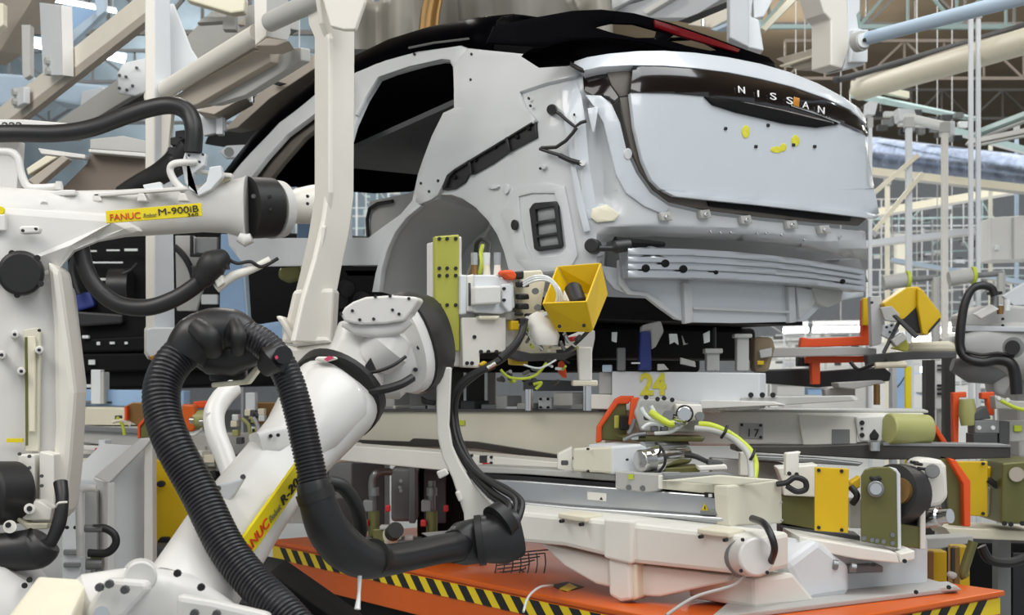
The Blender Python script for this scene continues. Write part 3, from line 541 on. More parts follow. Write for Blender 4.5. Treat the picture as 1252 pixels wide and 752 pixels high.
TB('green_line', tl, 'lime', [(612, 452, 5.9), (622, 461, 5.9), (640, 463, 5.9), (656, 458, 5.92), (668, 444, 5.94)], 1.8); TB('green_line', tl, 'lime', [(652, 470, 5.95), (662, 468, 5.95), (655, 476, 5.95)], 2)
for k in range(26):
    x, y = random.uniform(640, 712), random.uniform(386, 428); CY('small_fitting', tl, random.choice(['steel', 'clear', 'cream', 'dgrey', 'lime', 'oroll', 'chrome']), (x, y, 5.93), (x+random.uniform(-6, 6), y+random.uniform(-6, 6), 5.9), random.uniform(1.2, 2.8), n=10)
for k in range(16):
    x, y = random.uniform(608, 690), random.uniform(440, 470); CY('small_fitting', tl, random.choice(['steel', 'clear', 'dgrey', 'lime', 'ink', 'darksteel']), (x, y, 6.0), (x+random.uniform(-8, 8), y+random.uniform(-5, 5), 5.97), random.uniform(1.2, 3), n=10)
for p in ([(664, 388), (676, 404), (684, 424)], [(690, 404), (694, 416), (704, 424)], [(650, 392), (648, 412), (664, 428)], [(640, 446), (660, 450), (680, 440)]): TB('thin_line', tl, random.choice(['clear', 'rubber', 'lime']), [(x, y, 5.9) for x, y in p], 1.3, 6)
S('red_fitting', tl, 'red', [(698, 412), (712, 410), (710, 416), (700, 418)], pp, .03, off=.02); S('yellow_valve', tl, 'yellow', [(626, 435), (646, 440), (646, 447), (627, 446)], pp, .05, off=-.05); S('orange_tab', tl, 'orangered', [(684, 444), (688, 440), (692, 446), (694, 462), (690, 462), (684, 456)], pp, .02, off=-.1)
# yellow hopper
hp_ = T('yellow_bin', 'yellow sheet-metal bin with a black roller inside beside the tool head', 'bin', P(700, 402, 5.9))
def hop(front, rear, inner, parent):
    mb = MB(); n = len(front); 
    mb.prism(front, rear); return mb
A = [P(665, 371, 5.78), P(715, 369, 5.72), P(723, 404, 5.78), P(682, 404, 5.84)]
B = [P(682, 326, 6.02), P(733, 322, 5.98), P(741, 360, 6.0), P(700, 358, 6.05)]
for i, nm in ((1, 'side_wall'), (3, 'side_wall'), (0, None), (2, 'bin_floor')):
    if nm is None: continue
    a, b = i, (i+1) % 4; mb = MB(); q = [A[a], A[b], B[b], B[a]]; nn = (q[1]-q[0]).cross(q[3]-q[0]).normalized()*.008; mb.prism(q, [p+nn for p in q]); link(nm, mb, 'yellow', hp_, bevel=.002)
for q, nm in ((A, 'bin_front'), ([B[0], B[1], B[2], B[3]], 'bin_rear')):
    nn = (q[1]-q[0]).cross(q[3]-q[0]).normalized()*.008; link(nm, MB().prism(q, [p+nn for p in q]), 'yellow', hp_, bevel=.002)
bolts(hp_, [(684, 399), (714, 398)], 5.76, .008, 'ink')
CY('roller', hp_, 'rubber', (700, 352, 5.98), (708, 374, 5.9), 11, 11, bevel=.01); S('wedge', hp_, 'white', [(686, 369), (690, 354), (697, 369)], 5.86, .03)
S('hopper_post', hp_, 'white', [(706, 424), (724, 424), (724, 466), (708, 466)], 6.0, .1); CY('hopper_column', hp_, 'chrome', (718, 470, 6.05), (718, 502, 6.05), 5); S('hopper_foot', hp_, 'cream', rc(700, 465, 731, 472), 6.0, .15)

# ---------------------------------------------------------------- second robot, heavier, at the line's far side
r2 = T('handling_robot', 'heavy white robot with thick forearm and black round joint cap holding the white carrier', 'robot', P(20, 700, 7.6))
link('forearm', MB().limb([(-60, 272, 7.4, 50), (0, 275, 7.4, 46), (60, 274, 7.45, 42), (100, 266, 7.5, 33), (150, 261, 7.55, 29), (200, 258, 7.6, 29), (245, 255, 7.65, 29), (275, 254, 7.68, 31), (296, 254, 7.7, 37), (304, 254, 7.7, 39)], e=2.8, depth=.9), 'robot', r2, smooth=True)
link('arm_web', MB().prism([P(-20, 250, 7.2), P(140, 262, 7.35), P(180, 284, 7.4), P(120, 296, 7.35), P(92, 308, 7.3), P(72, 330, 7.28), P(60, 345, 7.25), P(-20, 345, 7.2)], [P(-20, 250, 7.8), P(140, 262, 7.8), P(180, 284, 7.8), P(120, 296, 7.8), P(92, 308, 7.8), P(72, 330, 7.8), P(60, 345, 7.8), P(-20, 345, 7.8)]), 'robot', r2, bevel=.04)
link('joint_band', MB().limb([(303, 254, 7.7, 38), (322, 254, 7.75, 37), (332, 254, 7.78, 36)], e=2.1, n=32), 'rubber', r2, smooth=True)
link('joint_flange', MB().limb([(331, 256, 7.78, 36), (341, 256, 7.82, 35)], e=2.1, n=32), 'robot', r2, smooth=True)
link('wrist', MB().limb([(340, 255, 7.82, 21), (356, 254, 7.86, 19), (366, 252, 7.9, 22), (384, 250, 7.95, 24), (400, 248, 8.0, 24)], e=2.2), 'post', r2, smooth=True)
bolts(r2, [(330, 240), (331, 256), (376, 240), (376, 249)], 7.6, .009, 'ink')
bolts(r2, [(310, 240)], 7.35, .012, 'dgrey'); link('lug', MB().limb([(292, 290, 7.6, 6), (300, 294, 7.6, 8), (308, 291, 7.6, 6)], e=2.4), 'robot', r2, smooth=True)
up = S('upper_arm', r2, 'robot', [(-20, 335), (60, 335), (76, 350), (84, 420), (90, 470), (86, 560), (80, 620), (66, 640), (-20, 640)], 7.25, .25, .03)
S('arm_flank', r2, 'post', [(56, 318), (72, 330), (86, 430), (92, 480), (86, 560), (78, 632), (60, 636), (66, 520), (64, 400)], 7.2, .22, .03)
CY('joint_cap', r2, 'rubber', (26, 334, 7.3), (25, 334, 7.08), 28, 27, 36, .015)
for a in range(5): x, y = 26+27*math.cos(a*1.257+.5), 334+27*math.sin(a*1.257+.5); CY('cap_lug', r2, 'rubber', (x, y, 7.2), (x, y, 7.1), 4, 4, 10)
S('slot_frame', r2, 'beige', [(28, 403), (46, 400), (49, 404), (47, 552), (30, 552)], 7.2, .03, .006); S('slot', r2, 'cream', [(33, 411), (43, 411), (42, 528), (35, 528)], 7.17, .02, .004); S('slot_lip', r2, 'olive', [(30, 412), (33, 412), (34, 545), (31, 545)], 7.165, .01, .002)
for x, y in ((18, 409), (2, 434), (48, 428), (26, 454)): CY('boss', r2, 'robot', (x, y, 7.25), (x, y, 7.1), 5.5, 5, 16, .004); bolts(r2, [(x, y)], 7.09, .008, 'ink')
S('pad', r2, 'robot', [(22, 279), (26, 276), (46, 276), (49, 279), (47, 285), (25, 286)], 7.17, .05, .015); bolts(r2, [(28, 282), (44, 280)], 7.12, .008, 'ink'); bolts(r2, [(48, 404), (28, 560)], 7.16, .008, 'ink')
S('pad', r2, 'robot', rc(-10, 262, 6, 282), 7.17, .04); S('round_sticker', r2, 'tape', el(0, 257, 5, 5, 14), 7.18, .02, .002)
l2 = Pl(0, 7.2, 300, 7.3)
t2 = S('label_strip', r2, 'tape', [(129, 258), (246, 248), (247, 264), (130, 273)], l2, .012, .002)
text('FANUC', t2, 'inkred', (134, 270), (171, 267), l2, 8); text('Robot', t2, 'inkgrey', (175, 266), (191, 264.6), l2, 5, shear=.2); text('M-900iB', t2, 'ink', (193, 263.5), (242, 258.6), l2, 8, ); text('360', t2, 'ink', (229, 265), (242, 264), l2, 4)
# rails and pipes on top of the arm
S('top_rail', r2, 'robot', [(114, 240), (115, 236), (228, 228), (229, 232), (122, 240)], 7.4, .04, .004)
for x in (117, 172, 222): S('rail_foot', r2, 'robot', [(x-5, 246), (x-3, 236), (x+4, 236), (x+8, 246)], 7.4, .06, .006)
S('top_rail', r2, 'robot', [(0, 240), (76, 232), (92, 232), (92, 238), (30, 243), (0, 246)], 7.35, .06, .006)
for x in (18, 37, 54): CY('rail_foot', r2, 'robot', (x, 250, 7.3), (x, 240, 7.35), 4.5, 4, 12)
TB('top_pipe', r2, 'robot', [(-6, 186, 7.4), (12, 186, 7.4), (22, 194, 7.4), (26, 212, 7.4), (34, 228, 7.4), (50, 230, 7.4), (76, 228, 7.4)], 5, 12); CY('pipe_stud', r2, 'robot', (72, 222, 7.38), (72, 232, 7.38), 4)
TB('top_pipe', r2, 'robot', [(226, 234, 7.45), (214, 222, 7.45), (208, 208, 7.45), (214, 200, 7.45), (240, 198, 7.5)], 4.5, 12)
S('hose_bracket', r2, 'cool', [(222, 200), (226, 186), (252, 188), (250, 202), (236, 212), (232, 230), (240, 234), (252, 222), (256, 204), (270, 202), (272, 216), (258, 232), (242, 240), (226, 224)], 7.5, .06); S('hose_bracket', r2, 'cool', [(174, 226), (196, 222), (200, 232), (178, 234)], 7.42, .05)
bolts(r2, [(231, 190), (248, 189), (244, 198), (218, 206)], 7.46, .007, 'ink')
S('bracket_bar', r2, 'white', [(238, 206), (284, 212), (283, 217), (240, 211)], 7.55, .05); S('bracket_arm', r2, 'cream', [(244, 228), (262, 216), (282, 218), (270, 226), (256, 236)], 7.6, .06)
TB('upper_hose', r2, 'plastic', [(-30, 164, 7.4), (20, 163, 7.4), (70, 163, 7.42), (110, 157, 7.45), (150, 143, 7.5), (185, 132, 7.52), (212, 129, 7.52), (230, 138, 7.52), (237, 158, 7.5), (236, 186, 7.5)], 11, 16)
TB('hose_boot', r2, 'rubber', [(232, 176, 7.6), (218, 196, 7.65), (196, 212, 7.7), (170, 226, 7.75), (150, 238, 7.8)], [12, 17, 14, 13, 12], 14)
for k, (x, y) in enumerate(((208, 172), (205, 184), (206, 196), (214, 164))): S('boot_tooth', r2, 'rubber', [(x, y-4), (x+16, y-6), (x+16, y+8), (x, y+5)], 7.58, .08)
TB('lower_hose', r2, 'plastic', [(98, 296, 7.4), (104, 326, 7.4), (118, 352, 7.4), (145, 372, 7.4), (180, 376, 7.4), (212, 366, 7.4), (238, 350, 7.4), (258, 332, 7.4), (272, 318, 7.4)], 10.5, 16)
TB('hose_boot', r2, 'rubber', [(244, 344, 7.36), (254, 332, 7.36), (262, 322, 7.36), (276, 314, 7.4)], [12, 17, 18, 10], 14)
for x, y, r in ((238, 332, 8), (244, 330, 8), (252, 322, 9), (270, 320, 9)): S('boot_tooth', r2, 'rubber', [(x-r*.6, y-r), (x+r*.7, y-r*.8), (x+r, y+r), (x-r*.3, y+r*.9)], 7.34, .06)
TB('boot_wire', r2, 'rubber', [(278, 316, 7.4), (290, 322, 7.4), (306, 320, 7.4), (320, 326, 7.42), (340, 316, 7.45)], 2.2); TB('boot_pin', r2, 'white', [(264, 352, 7.4), (284, 338, 7.4), (306, 330, 7.42), (330, 318, 7.45)], [7, 6, 5, 5], 12)
S('pin_block', r2, 'white', [(260, 338), (270, 332), (274, 346), (266, 352)], 7.34, .05)
# shoulder motor, hose and brackets low on the arm
CY('shoulder_motor', r2, 'rubber', (24, 602, 7.1), (-20, 604, 6.95), 38, 40, 32, .02); CY('motor_rim', r2, 'plastic', (26, 602, 7.1), (18, 602, 7.08), 34, 36, 28, .01)
S('motor_bracket', r2, 'white', [(17, 612), (46, 612), (64, 622), (62, 636), (30, 636), (17, 625)], 7.0, .1); CY('bracket_ring', r2, 'white', (36, 622, 7.0), (36, 622, 6.88), 6.5); CY('bracket_bore', r2, 'ink', (36, 622, 6.9), (36, 622, 6.87), 3.4)
S('bracket_tray', r2, 'cream', [(22, 632), (32, 640), (58, 640), (58, 647), (34, 648), (20, 637)], 6.98, .1); S('column_casting', r2, 'white', [(22, 556), (42, 556), (42, 600), (30, 612), (22, 590)], 7.1, .2)
bolts(r2, [(36, 558), (24, 555), (36, 572), (51, 582), (51, 594)], 7.05, .009, 'dgrey')
S('arm_plate', r2, 'white', [(48, 552), (66, 556), (66, 634), (60, 638), (48, 612)], 7.1, .15); S('yellow_marker', r2, 'tape', rc(8, 536, 28, 541), 7.18, .01, .001)
TB('base_hose', r2, 'plastic', [(-20, 676, 6.9), (15, 674, 6.9), (45, 670, 6.9), (56, 660, 6.9)], [22, 24, 26, 20], 18); TB('base_hose', r2, 'plastic', [(60, 668, 6.92), (72, 640, 6.94), (76, 612, 6.96), (74, 590, 7.0)], [7, 9, 8, 9], 12); TB('hose_tie', r2, 'white', [(68, 620, 6.88), (72, 615, 6.86), (82, 614, 6.88)], 1.4)
link('base_casting', MB().limb([(-30, 800, 7.0, 90), (-10, 740, 7.0, 76), (10, 706, 7.0, 56), (22, 690, 7.0, 40)], e=3), 'robot', r2, smooth=True)
bolts(r2, [(10, 642), (30, 716), (36, 709)], 6.8, .014, 'ink'); CY('bracket_ring', r2, 'white', (12, 644, 6.95), (12, 644, 6.82), 8)
# ---------------------------------------------------------------- white carrier frame over the car
ca = T('carrier_frame', 'tall white steel carrier with a cranked post in front of the car door', 'carrier', P(400, 445, 7.6))
S('cranked_post', ca, 'post', [(390, -10), (395, 28), (402, 46), (402, 235), (397, 270), (386, 318), (372, 365), (360, 418), (404, 420), (412, 360), (420, 318), (428, 280), (433, 240), (434, 60), (434, 36), (446, 0), (446, -10)], Pl(398, 6.98, 440, 7.2), .03, .008)
S('post_edge', ca, 'post', [(372, -10), (377, 30), (384, 46), (384, 240), (376, 290), (366, 335), (356, 375), (348, 402), (344, 416), (360, 416), (372, 365), (386, 318), (397, 270), (402, 235), (402, 46), (394, 28), (386, -10)], Pl(372, 7.16, 402, 6.98), .03, .008)
S('post_rib', ca, 'post', [(375, 350), (382, 330), (390, 300), (394, 276), (399, 276), (394, 302), (384, 334), (379, 352)], Pl(372, 6.96, 446, 6.94), .03)
S('head_plate', ca, 'post', [(392, -10), (404, 32), (420, 36), (434, 36), (446, 2), (446, -10)], Pl(372, 6.92, 446, 6.9), .05)
S('post_sleeve', ca, 'post', [(358, 354), (408, 352), (404, 422), (343, 420)], Pl(372, 6.96, 446, 6.94), .16, .02)
S('foot_collar', ca, 'post', [(336, 386), (346, 386), (362, 412), (400, 412), (406, 419), (360, 424)], 6.92, .2, .015)
S('foot', ca, 'post', [(343, 420), (360, 424), (404, 418), (412, 440), (398, 470), (352, 472), (340, 440)], 6.94, .22, .02)
CY('tube', ca, 'grey', (330, 27, 7.4), (400, -6, 7.0), 12, 13, 24)
S('tube_block', ca, 'post', [(310, -10), (326, -10), (326, 44), (312, 56)], 7.45, .1); S('tube_block', ca, 'grey', [(326, -10), (352, -10), (356, 40), (352, 50), (326, 45)], Pl(326, 7.45, 356, 7.6), .08)
S('block_base', ca, 'taupe', [(312, 56), (326, 46), (354, 50), (338, 56)], 7.42, .2)
CY('long_tube', ca, 'post', (186, 120, 8.6), (316, 40, 7.6), 11, 12, 24)
S('tube_tray', ca, 'taupe', [(190, 130), (310, 62), (330, 62), (330, 76), (240, 128), (196, 136)], Pl(190, 8.6, 330, 7.7), .1); S('tray_lip', ca, 'grey', [(228, 128), (356, 58), (368, 58), (368, 74), (300, 116), (262, 128)], Pl(190, 8.7, 330, 7.8), .06)
hp2 = S('hanging_post', ca, 'post', [(177, -10), (189, -10), (189, 410), (181, 440), (176, 432), (176, 402), (178, 400)], 8.4, .12, .01); S('post_face', ca, 'cool', [(189, -10), (208, -10), (214, 400), (215, 420), (208, 442), (189, 440)], Pl(189, 8.4, 214, 8.55), .04)
S('post_cap', ca, 'cool', [(178, 402), (188, 400), (215, 400), (216, 420), (206, 442), (186, 440), (177, 430)], 8.36, .14, .01); S('amber_pad', ca, 'amber', [(182, 436), (196, 432), (197, 446), (191, 452)], 8.34, .1)
S('brace', ca, 'post', [(196, 110), (213, 110), (206, 180), (192, 210), (188, 190)], 8.45, .08)
S('gusset_panel', ca, 'cool', [(189, 8), (212, 4), (234, 60), (246, 78), (228, 100), (189, 112)], 8.6, .03)
# ---------------------------------------------------------------- orange plinth with warning tape
def Zp(px, py, z): return P(px, py, (EYE-z)*F/(py-HY))
pl_ = T('orange_plinth', 'orange steel plinth edged with black and yellow warning stripes', 'plinth', (.6, 7.6, 0))
pC, pL, pR = Zp(915, 778, .6), Zp(330, 660, .6), Zp(1229, 722, .6); pBk = pL+pR-pC
def zof(p, z): return V((p.x, p.y, z))
def poly3(name, parent, mat, pts, z0, z1, bevel=.006): return link(name, MB().prism([zof(p, z1) for p in pts], [zof(p, z0) for p in pts]), mat, parent, bevel=bevel)
cen = (pL+pR)/2
def inset(p, k): return p.lerp(cen, k)
poly3('top_plate', pl_, 'orange', [pC, pR, pBk, pL], .575, .6)
poly3('skirt', pl_, 'orange', [inset(p, .012) for p in (pC, pR, pBk, pL)], .36, .575)
poly3('pit_base', pl_, 'black', [inset(p, .05) for p in (pC, pR, pBk, pL)], .0, .36)
for a, b, nm in ((pC, pL, 'warning_band'), (pC, pR, 'warning_band')):
    a, b = inset(a, .012), inset(b, .012); d = (b-a).normalized(); n = V((d.y, -d.x, 0))
    if n.dot(a-cen) < 0: n = -n
    L = (b-a).length; z0, z1 = .49, .565
    w = link(nm, MB().prism([zof(a, z0)+n*.004, zof(b, z0)+n*.004, zof(b, z1)+n*.004, zof(a, z1)+n*.004], [zof(a, z0)-n*.004, zof(b, z0)-n*.004, zof(b, z1)-n*.004, zof(a, z1)-n*.004]), 'hazy', pl_)
    k = .06
    s = 1 if nm and b == inset(pL, .012) else 1
    while k < L-.16:
        q = [(k, z0), (k+.075, z0), (k+.075+.075, z1), (k+.075, z1)]
        f = [zof(a+d*u, z)+n*.0065 for u, z in q]; link('stripe', MB().prism(f, [p-n*.003 for p in f]), 'ink', w); k += .15
lt = [Zp(590, 705, .6), Zp(690, 700, .6), Zp(660, 680, .6), Zp(580, 690, .6)]
dm = [Zp(672, 716, .6), Zp(694, 712, .6), Zp(714, 718, .6), Zp(692, 724, .6)]; poly3('floor_mark', pl_, 'ink', dm, .6, .603, 0); dm2 = [Zp(684, 721, .6), Zp(696, 714, .6), Zp(706, 719, .6), Zp(694, 724, .6)]; poly3('floor_mark', pl_, 'hazy', dm2, .6, .605, 0)
CY('level_stud', pl_, 'chrome', (701, 710, 7.25), (701, 716, 7.25), 3); CY('level_stud', pl_, 'chrome', (606, 700, 7.5), (606, 708, 7.5), 3)
TB('white_wire', pl_, 'clear', [(640, 748, 6.15), (646, 730, 6.25), (660, 718, 6.5), (676, 716, 6.9)], 1.6)
mesh_ = T('wire_basket', 'dark wire mesh tray lying on the orange plinth under the white slide beam', 'tray', Zp(640, 690, .6))
for i in range(7): y = 672+i*4.2; TB('wire', mesh_, 'dgrey', [(600+i*2, y+7, 7.5), (640, y+3, 7.5), (672-i*6, y, 7.5)], .9, 6, 3)
for i in range(7): x = 604+i*10; TB('wire', mesh_, 'dgrey', [(x, 705, 7.48), (x+3, 690, 7.48), (x+2, 676, 7.48)], .9, 6, 3)
# ---------------------------------------------------------------- line conveyor under the car
rp = Pl(430, 8.5, 735, 7.6)
cb_ = T('line_conveyor', 'long beige conveyor beam with chrome posts running under the car', 'conveyor', P(580, 560, 8.0))
S('beam', cb_, 'beige', [(415, 503), (740, 503), (740, 566), (600, 560), (560, 554), (415, 545)], rp, .5)
S('beam_cap', cb_, 'dgrey', [(415, 500), (740, 500.5), (740, 503.5), (415, 503)], rp, .6, .002, off=.02); S('beam_slot', cb_, 'darksteel', [(415, 537), (500, 540), (505, 536), (580, 540), (705, 560), (705, 567), (580, 548), (415, 543)], rp, .2, .002, off=.03)
S('paint_dot', cb_, 'lime', rc(561, 514, 568, 520), rp, .005, 0, off=.008)
for x0, x1, y0, m in ((452, 483, 496, 'white'), (500, 520, 496, 'steel'), (522, 532, 494, 'white'), (456, 466, 482, 'dgrey'), (470, 482, 478, 'grey'), (563, 580, 490, 'dgrey'), (588, 606, 494, 'steel'), (606, 620, 484, 'grey'), (610, 632, 497, 'clear'), (632, 650, 493, 'grey'), (658, 674, 486, 'clear'), (676, 700, 480, 'white'), (675, 712, 494, 'grey')):
    S('fixture_block', cb_, m, rc(x0, y0, x1, 501), rp, .15, .006, off=-.05)
for x, y in ((661, 488), (670, 488), (661, 498), (670, 498)): bolts(cb_, [(x, y)], rp, .007, 'ink', off=-.04)
for x in (647, 718): CY('post', cb_, 'chrome', (x, 476, 7.75), (x, 502, 7.75), 5)
S('cross_beam', cb_, 'midgrey', [(640, 464), (715, 466), (715, 478), (640, 478)], 8.1, .2); S('rear_panel', cb_, 'grey', [(500, 462), (560, 462), (560, 500), (500, 500)], 8.9, .1); S('rear_panel', cb_, 'dgrey', rc(440, 462, 505, 500), 9.3, .1)
S('black_clip', cb_, 'rubber', [(514, 484), (522, 489), (532, 490), (532, 496), (516, 494)], 8.2, .08)
for x0, x1 in ((540, 566), (570, 592), (596, 606)): S('upright', cb_, 'darksteel' if x0 != 596 else 'grey', rc(x0, 440, x1, 500), 8.7, .15)
sb_ = T('slide_beam', 'white slide beam with square ports below the beige conveyor', 'rail', P(560, 580, 7.7))
S('beam', sb_, 'white', [(404, 543), (580, 556), (705, 567), (705, 590), (580, 579), (404, 562)], Pl(404, 8.1, 705, 7.25), .2)
S('end_block', sb_, 'cream', [(396, 542), (412, 543), (412, 566), (396, 564)], Pl(404, 8.08, 705, 7.23), .22); S('end_port', sb_, 'dgrey', rc(401, 548, 407, 556), 7.95, .02, .002)
S('port', sb_, 'darksteel', rc(586, 557, 595, 566), Pl(404, 8.1, 705, 7.25), .02, .002, off=.004); bolts(sb_, [(577, 557), (601, 559), (601, 566)], Pl(404, 8.1, 705, 7.25), .008, 'ink'); S('red_mark', sb_, 'red', rc(590, 566, 598, 569), Pl(404, 8.1, 705, 7.25), .006, 0, off=.004)
S('clamp_end', sb_, 'white', [(682, 555), (700, 546), (700, 578), (682, 574)], 7.1, .1); S('clamp_nut', sb_, 'dgrey', rc(686, 563, 695, 569), 7.0, .02)
# valves and tanks beneath
for x, lab in ((457, 'green valve stack with red handle nearest the hose on the plinth'), (528, 'green valve stack with red handle beside the gooseneck bracket')):
    vs = T('valve_stack', lab, 'valve', P(x, 665, 8.0), 'valve stacks on the plinth')
    TB('pipe', vs, 'steel', [(x, 660, 8.0), (x-1, 620, 8.0), (x-2, 590, 8.0), (x+4, 578, 8.0), (x+20, 577, 8.1)] if x < 500 else [(x, 660, 8.0), (x, 620, 8.0), (x, 588, 8.0)], 4.5, 12)
    CY('body', vs, 'olive', (x, 625, 7.97), (x, 655, 7.97), 7); S('body_block', vs, 'midgrey', rc(x-13, 612, x-1, 626), 7.95, .08); CY('collar', vs, 'steel', (x, 596, 7.97), (x, 606, 7.97), 6.5); S('handle', vs, 'red', rc(x-14, 636, x-7, 644), 7.92, .04); S('handle', vs, 'red', rc(x+14, 618, x+20, 626), 7.95, .04)
tk = T('grey_tank', 'grey metal tank panel standing behind the green valve stacks', 'tank', P(495, 640, 8.5)); S('shell', tk, 'midgrey', rc(478, 572, 510, 638), 8.4, .3, .02); S('rim', tk, 'steel', rc(500, 570, 508, 640), 8.36, .05)
for x, y in ((490, 588), (490, 600), (489, 596)): bolts(tk, [(x, y)], 8.38, .012, 'chrome')
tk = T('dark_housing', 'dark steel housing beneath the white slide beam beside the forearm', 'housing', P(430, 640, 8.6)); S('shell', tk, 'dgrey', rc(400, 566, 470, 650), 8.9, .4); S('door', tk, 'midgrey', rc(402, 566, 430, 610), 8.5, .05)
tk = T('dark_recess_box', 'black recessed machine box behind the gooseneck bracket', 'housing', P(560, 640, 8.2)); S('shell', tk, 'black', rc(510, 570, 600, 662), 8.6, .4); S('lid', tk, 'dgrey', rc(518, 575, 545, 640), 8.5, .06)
for k, (x, y, m) in enumerate(((440, 668, 'midgrey'), (470, 655, 'olive'), (500, 668, 'steel'), (520, 672, 'dgrey'), (545, 664, 'midgrey'), (560, 672, 'steel'))):
    tk = T('terminal_block', ('small grey block at the foot of the first valve stack', 'olive pipe manifold between the two valve stacks', 'flat steel bracket between the valve stacks on the plinth', 'dark steel base plate of the second valve stack', 'grey cover plate behind the gooseneck foot', 'steel fitting beside the black hose block')[k], 'fitting', P(x, y+8, 7.9))
    S('body', tk, m, rc(x-14, y-8, x+14, y+8), 7.85-.01*k, .16); S('cap', tk, 'grey', rc(x-6, y-12, x+5, y-7), 7.84-.01*k, .08)
tk = T('white_nozzle', 'white nozzle with dark round mouth pointing up by the black hose sleeve', 'nozzle', P(472, 690, 7.9)); link('tube', MB().limb([(468, 687, 7.95, 6), (472, 664, 7.9, 8), (480, 652, 7.85, 12)], e=2), 'cream', tk, smooth=True); CY('mouth', tk, 'rubber', (480, 652, 7.82), (484, 648, 7.74), 10, 10)
tk = T('sheet_plate', 'thin grey sheet plate lying above the second valve stack foot', 'plate', P(550, 655, 7.7)); S('plate', tk, 'grey', [(515, 652), (560, 648), (580, 655), (530, 660)], 7.9, .02, .002); S('support', tk, 'dgrey', rc(540, 656, 556, 687), 7.92, .06)
# ---------------------------------------------------------------- transfer slide with servo and end cover
ts_ = T('transfer_slide', 'long aluminium transfer slide with a servo housing and beige end cover', 'actuator', P(730, 640, 7.0)); fp_ = Pl(580, 7.35, 890, 6.5)
S('rail_body', ts_, 'alu', [(575, 585), (640, 588), (760, 597), (890, 607), (892, 644), (800, 637), (700, 629), (575, 616)], fp_, .35); S('rail_top', ts_, 'grey', [(575, 569), (700, 576), (752, 580), (752, 588), (640, 580), (575, 578)], fp_, .3, off=-.03)
S('belt_slot', ts_, 'ink', [(575, 578), (660, 584), (752, 591), (752, 597), (660, 590), (575, 585)], fp_, .1, .001, off=-.02)
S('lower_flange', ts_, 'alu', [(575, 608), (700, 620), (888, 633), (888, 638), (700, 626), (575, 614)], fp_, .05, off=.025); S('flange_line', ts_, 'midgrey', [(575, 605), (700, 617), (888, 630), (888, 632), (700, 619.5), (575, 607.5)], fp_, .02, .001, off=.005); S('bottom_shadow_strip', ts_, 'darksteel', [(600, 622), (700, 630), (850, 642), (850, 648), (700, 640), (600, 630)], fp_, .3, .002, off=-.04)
S('groove', ts_, 'steel', [(856, 624), (888, 626), (888, 631), (856, 629)], fp_, .02, .002, off=.022)
pt = S('rating_plate', ts_, 'white', [(718, 601.5), (741, 603.5), (741, 613), (718, 611)], fp_, .006, .001, off=.004); S('warning_triangle', pt, 'ink', [(733, 611), (737, 611.4), (735, 607.5)], fp_, .004, 0, off=.006)
wt = S('warning_triangle', ts_, 'hazy', [(857, 624), (866, 624.6), (861.5, 615.5)], fp_, .004, 0, off=.004); S('exclamation', wt, 'ink', [(861, 622.4), (862.4, 622.5), (862, 618.6), (861.2, 618.6)], fp_, .004, 0, off=.006)
ep = Pl(890, 6.45, 956, 6.72)
S('end_cover', ts_, 'beige', [(890, 606), (890, 594), (952, 587), (956, 589), (957, 640), (893, 644)], ep, .08, .008); S('cover_top', ts_, 'beige', [(808, 588), (896, 594), (952, 587), (880, 581)], 6.5, .03)
bolts(ts_, [(953, 590), (954, 614), (955, 636)], ep, .006, 'grey')
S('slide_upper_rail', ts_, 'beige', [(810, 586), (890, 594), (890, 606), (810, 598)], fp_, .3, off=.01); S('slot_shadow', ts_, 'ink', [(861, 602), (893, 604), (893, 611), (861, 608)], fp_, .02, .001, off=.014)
for x in (866, 876, 886): S('slot_nut', ts_, 'clear', rc(x, 604, x+4, 608), fp_, .02, .001, off=.022)
S('carriage', ts_, 'grey', [(752, 576), (805, 580), (805, 600), (790, 602), (752, 598)], fp_, .25, off=.02); S('carriage_end', ts_, 'white', rc(804, 581, 810, 598), fp_, .2, off=.03); S('paint_dot', ts_, 'lime', rc(768, 580, 774, 586), fp_, .004, 0, off=.026)
bolts(ts_, [(769, 596), (786, 597)], fp_, .014, 'steel', off=.02)
S('servo_housing', ts_, 'beige', [(700, 548), (748, 546), (748, 579), (700, 576)], Pl(700, 6.95, 748, 6.85), .3, .01); S('servo_housing', ts_, 'cool', [(748, 546), (784, 543), (806, 556), (806, 580), (748, 580)], Pl(748, 6.85, 806, 6.95), .25, .01)
bolts(ts_, [(719, 549), (719, 576), (767, 562)], Pl(700, 6.93, 748, 6.83), .006, 'ink')
CY('servo_motor', ts_, 'chrome', (782, 564, 6.8), (840, 556, 6.95), 14, 11, 24, .006); CY('servo_collar', ts_, 'chrome', (796, 562, 6.8), (806, 560, 6.82), 16, 16, 24); CY('servo_upper', ts_, 'alu', (785, 548, 6.95), (838, 546, 7.1), 8); TB('cable_strap', ts_, 'rubber', [(802, 542, 6.9), (811, 552, 6.72), (813, 566, 6.7), (806, 577, 6.72)], 1.8)
TB('servo_cable', ts_, 'rubber', [(838, 556, 6.8), (850, 558, 6.78), (864, 564, 6.78), (880, 568, 6.8)], [4, 3.4, 3, 3]); S('connector_plate', ts_, 'white', [(853, 570), (888, 568), (890, 574), (856, 576)], 6.72, .1); S('connector', ts_, 'dgrey', [(866, 562), (884, 564), (884, 570), (866, 570)], 6.75, .08)
S('drip_tray', ts_, 'olive', [(812, 572), (856, 570), (856, 578), (812, 580)], 6.85, .2); S('red_tag', ts_, 'red', [(858, 582), (870, 581), (872, 585), (862, 586)], 6.65, .02, .002); S('top_cover', ts_, 'midgrey', [(812, 580), (888, 578), (905, 586), (880, 590), (812, 586)], 6.62, .1)
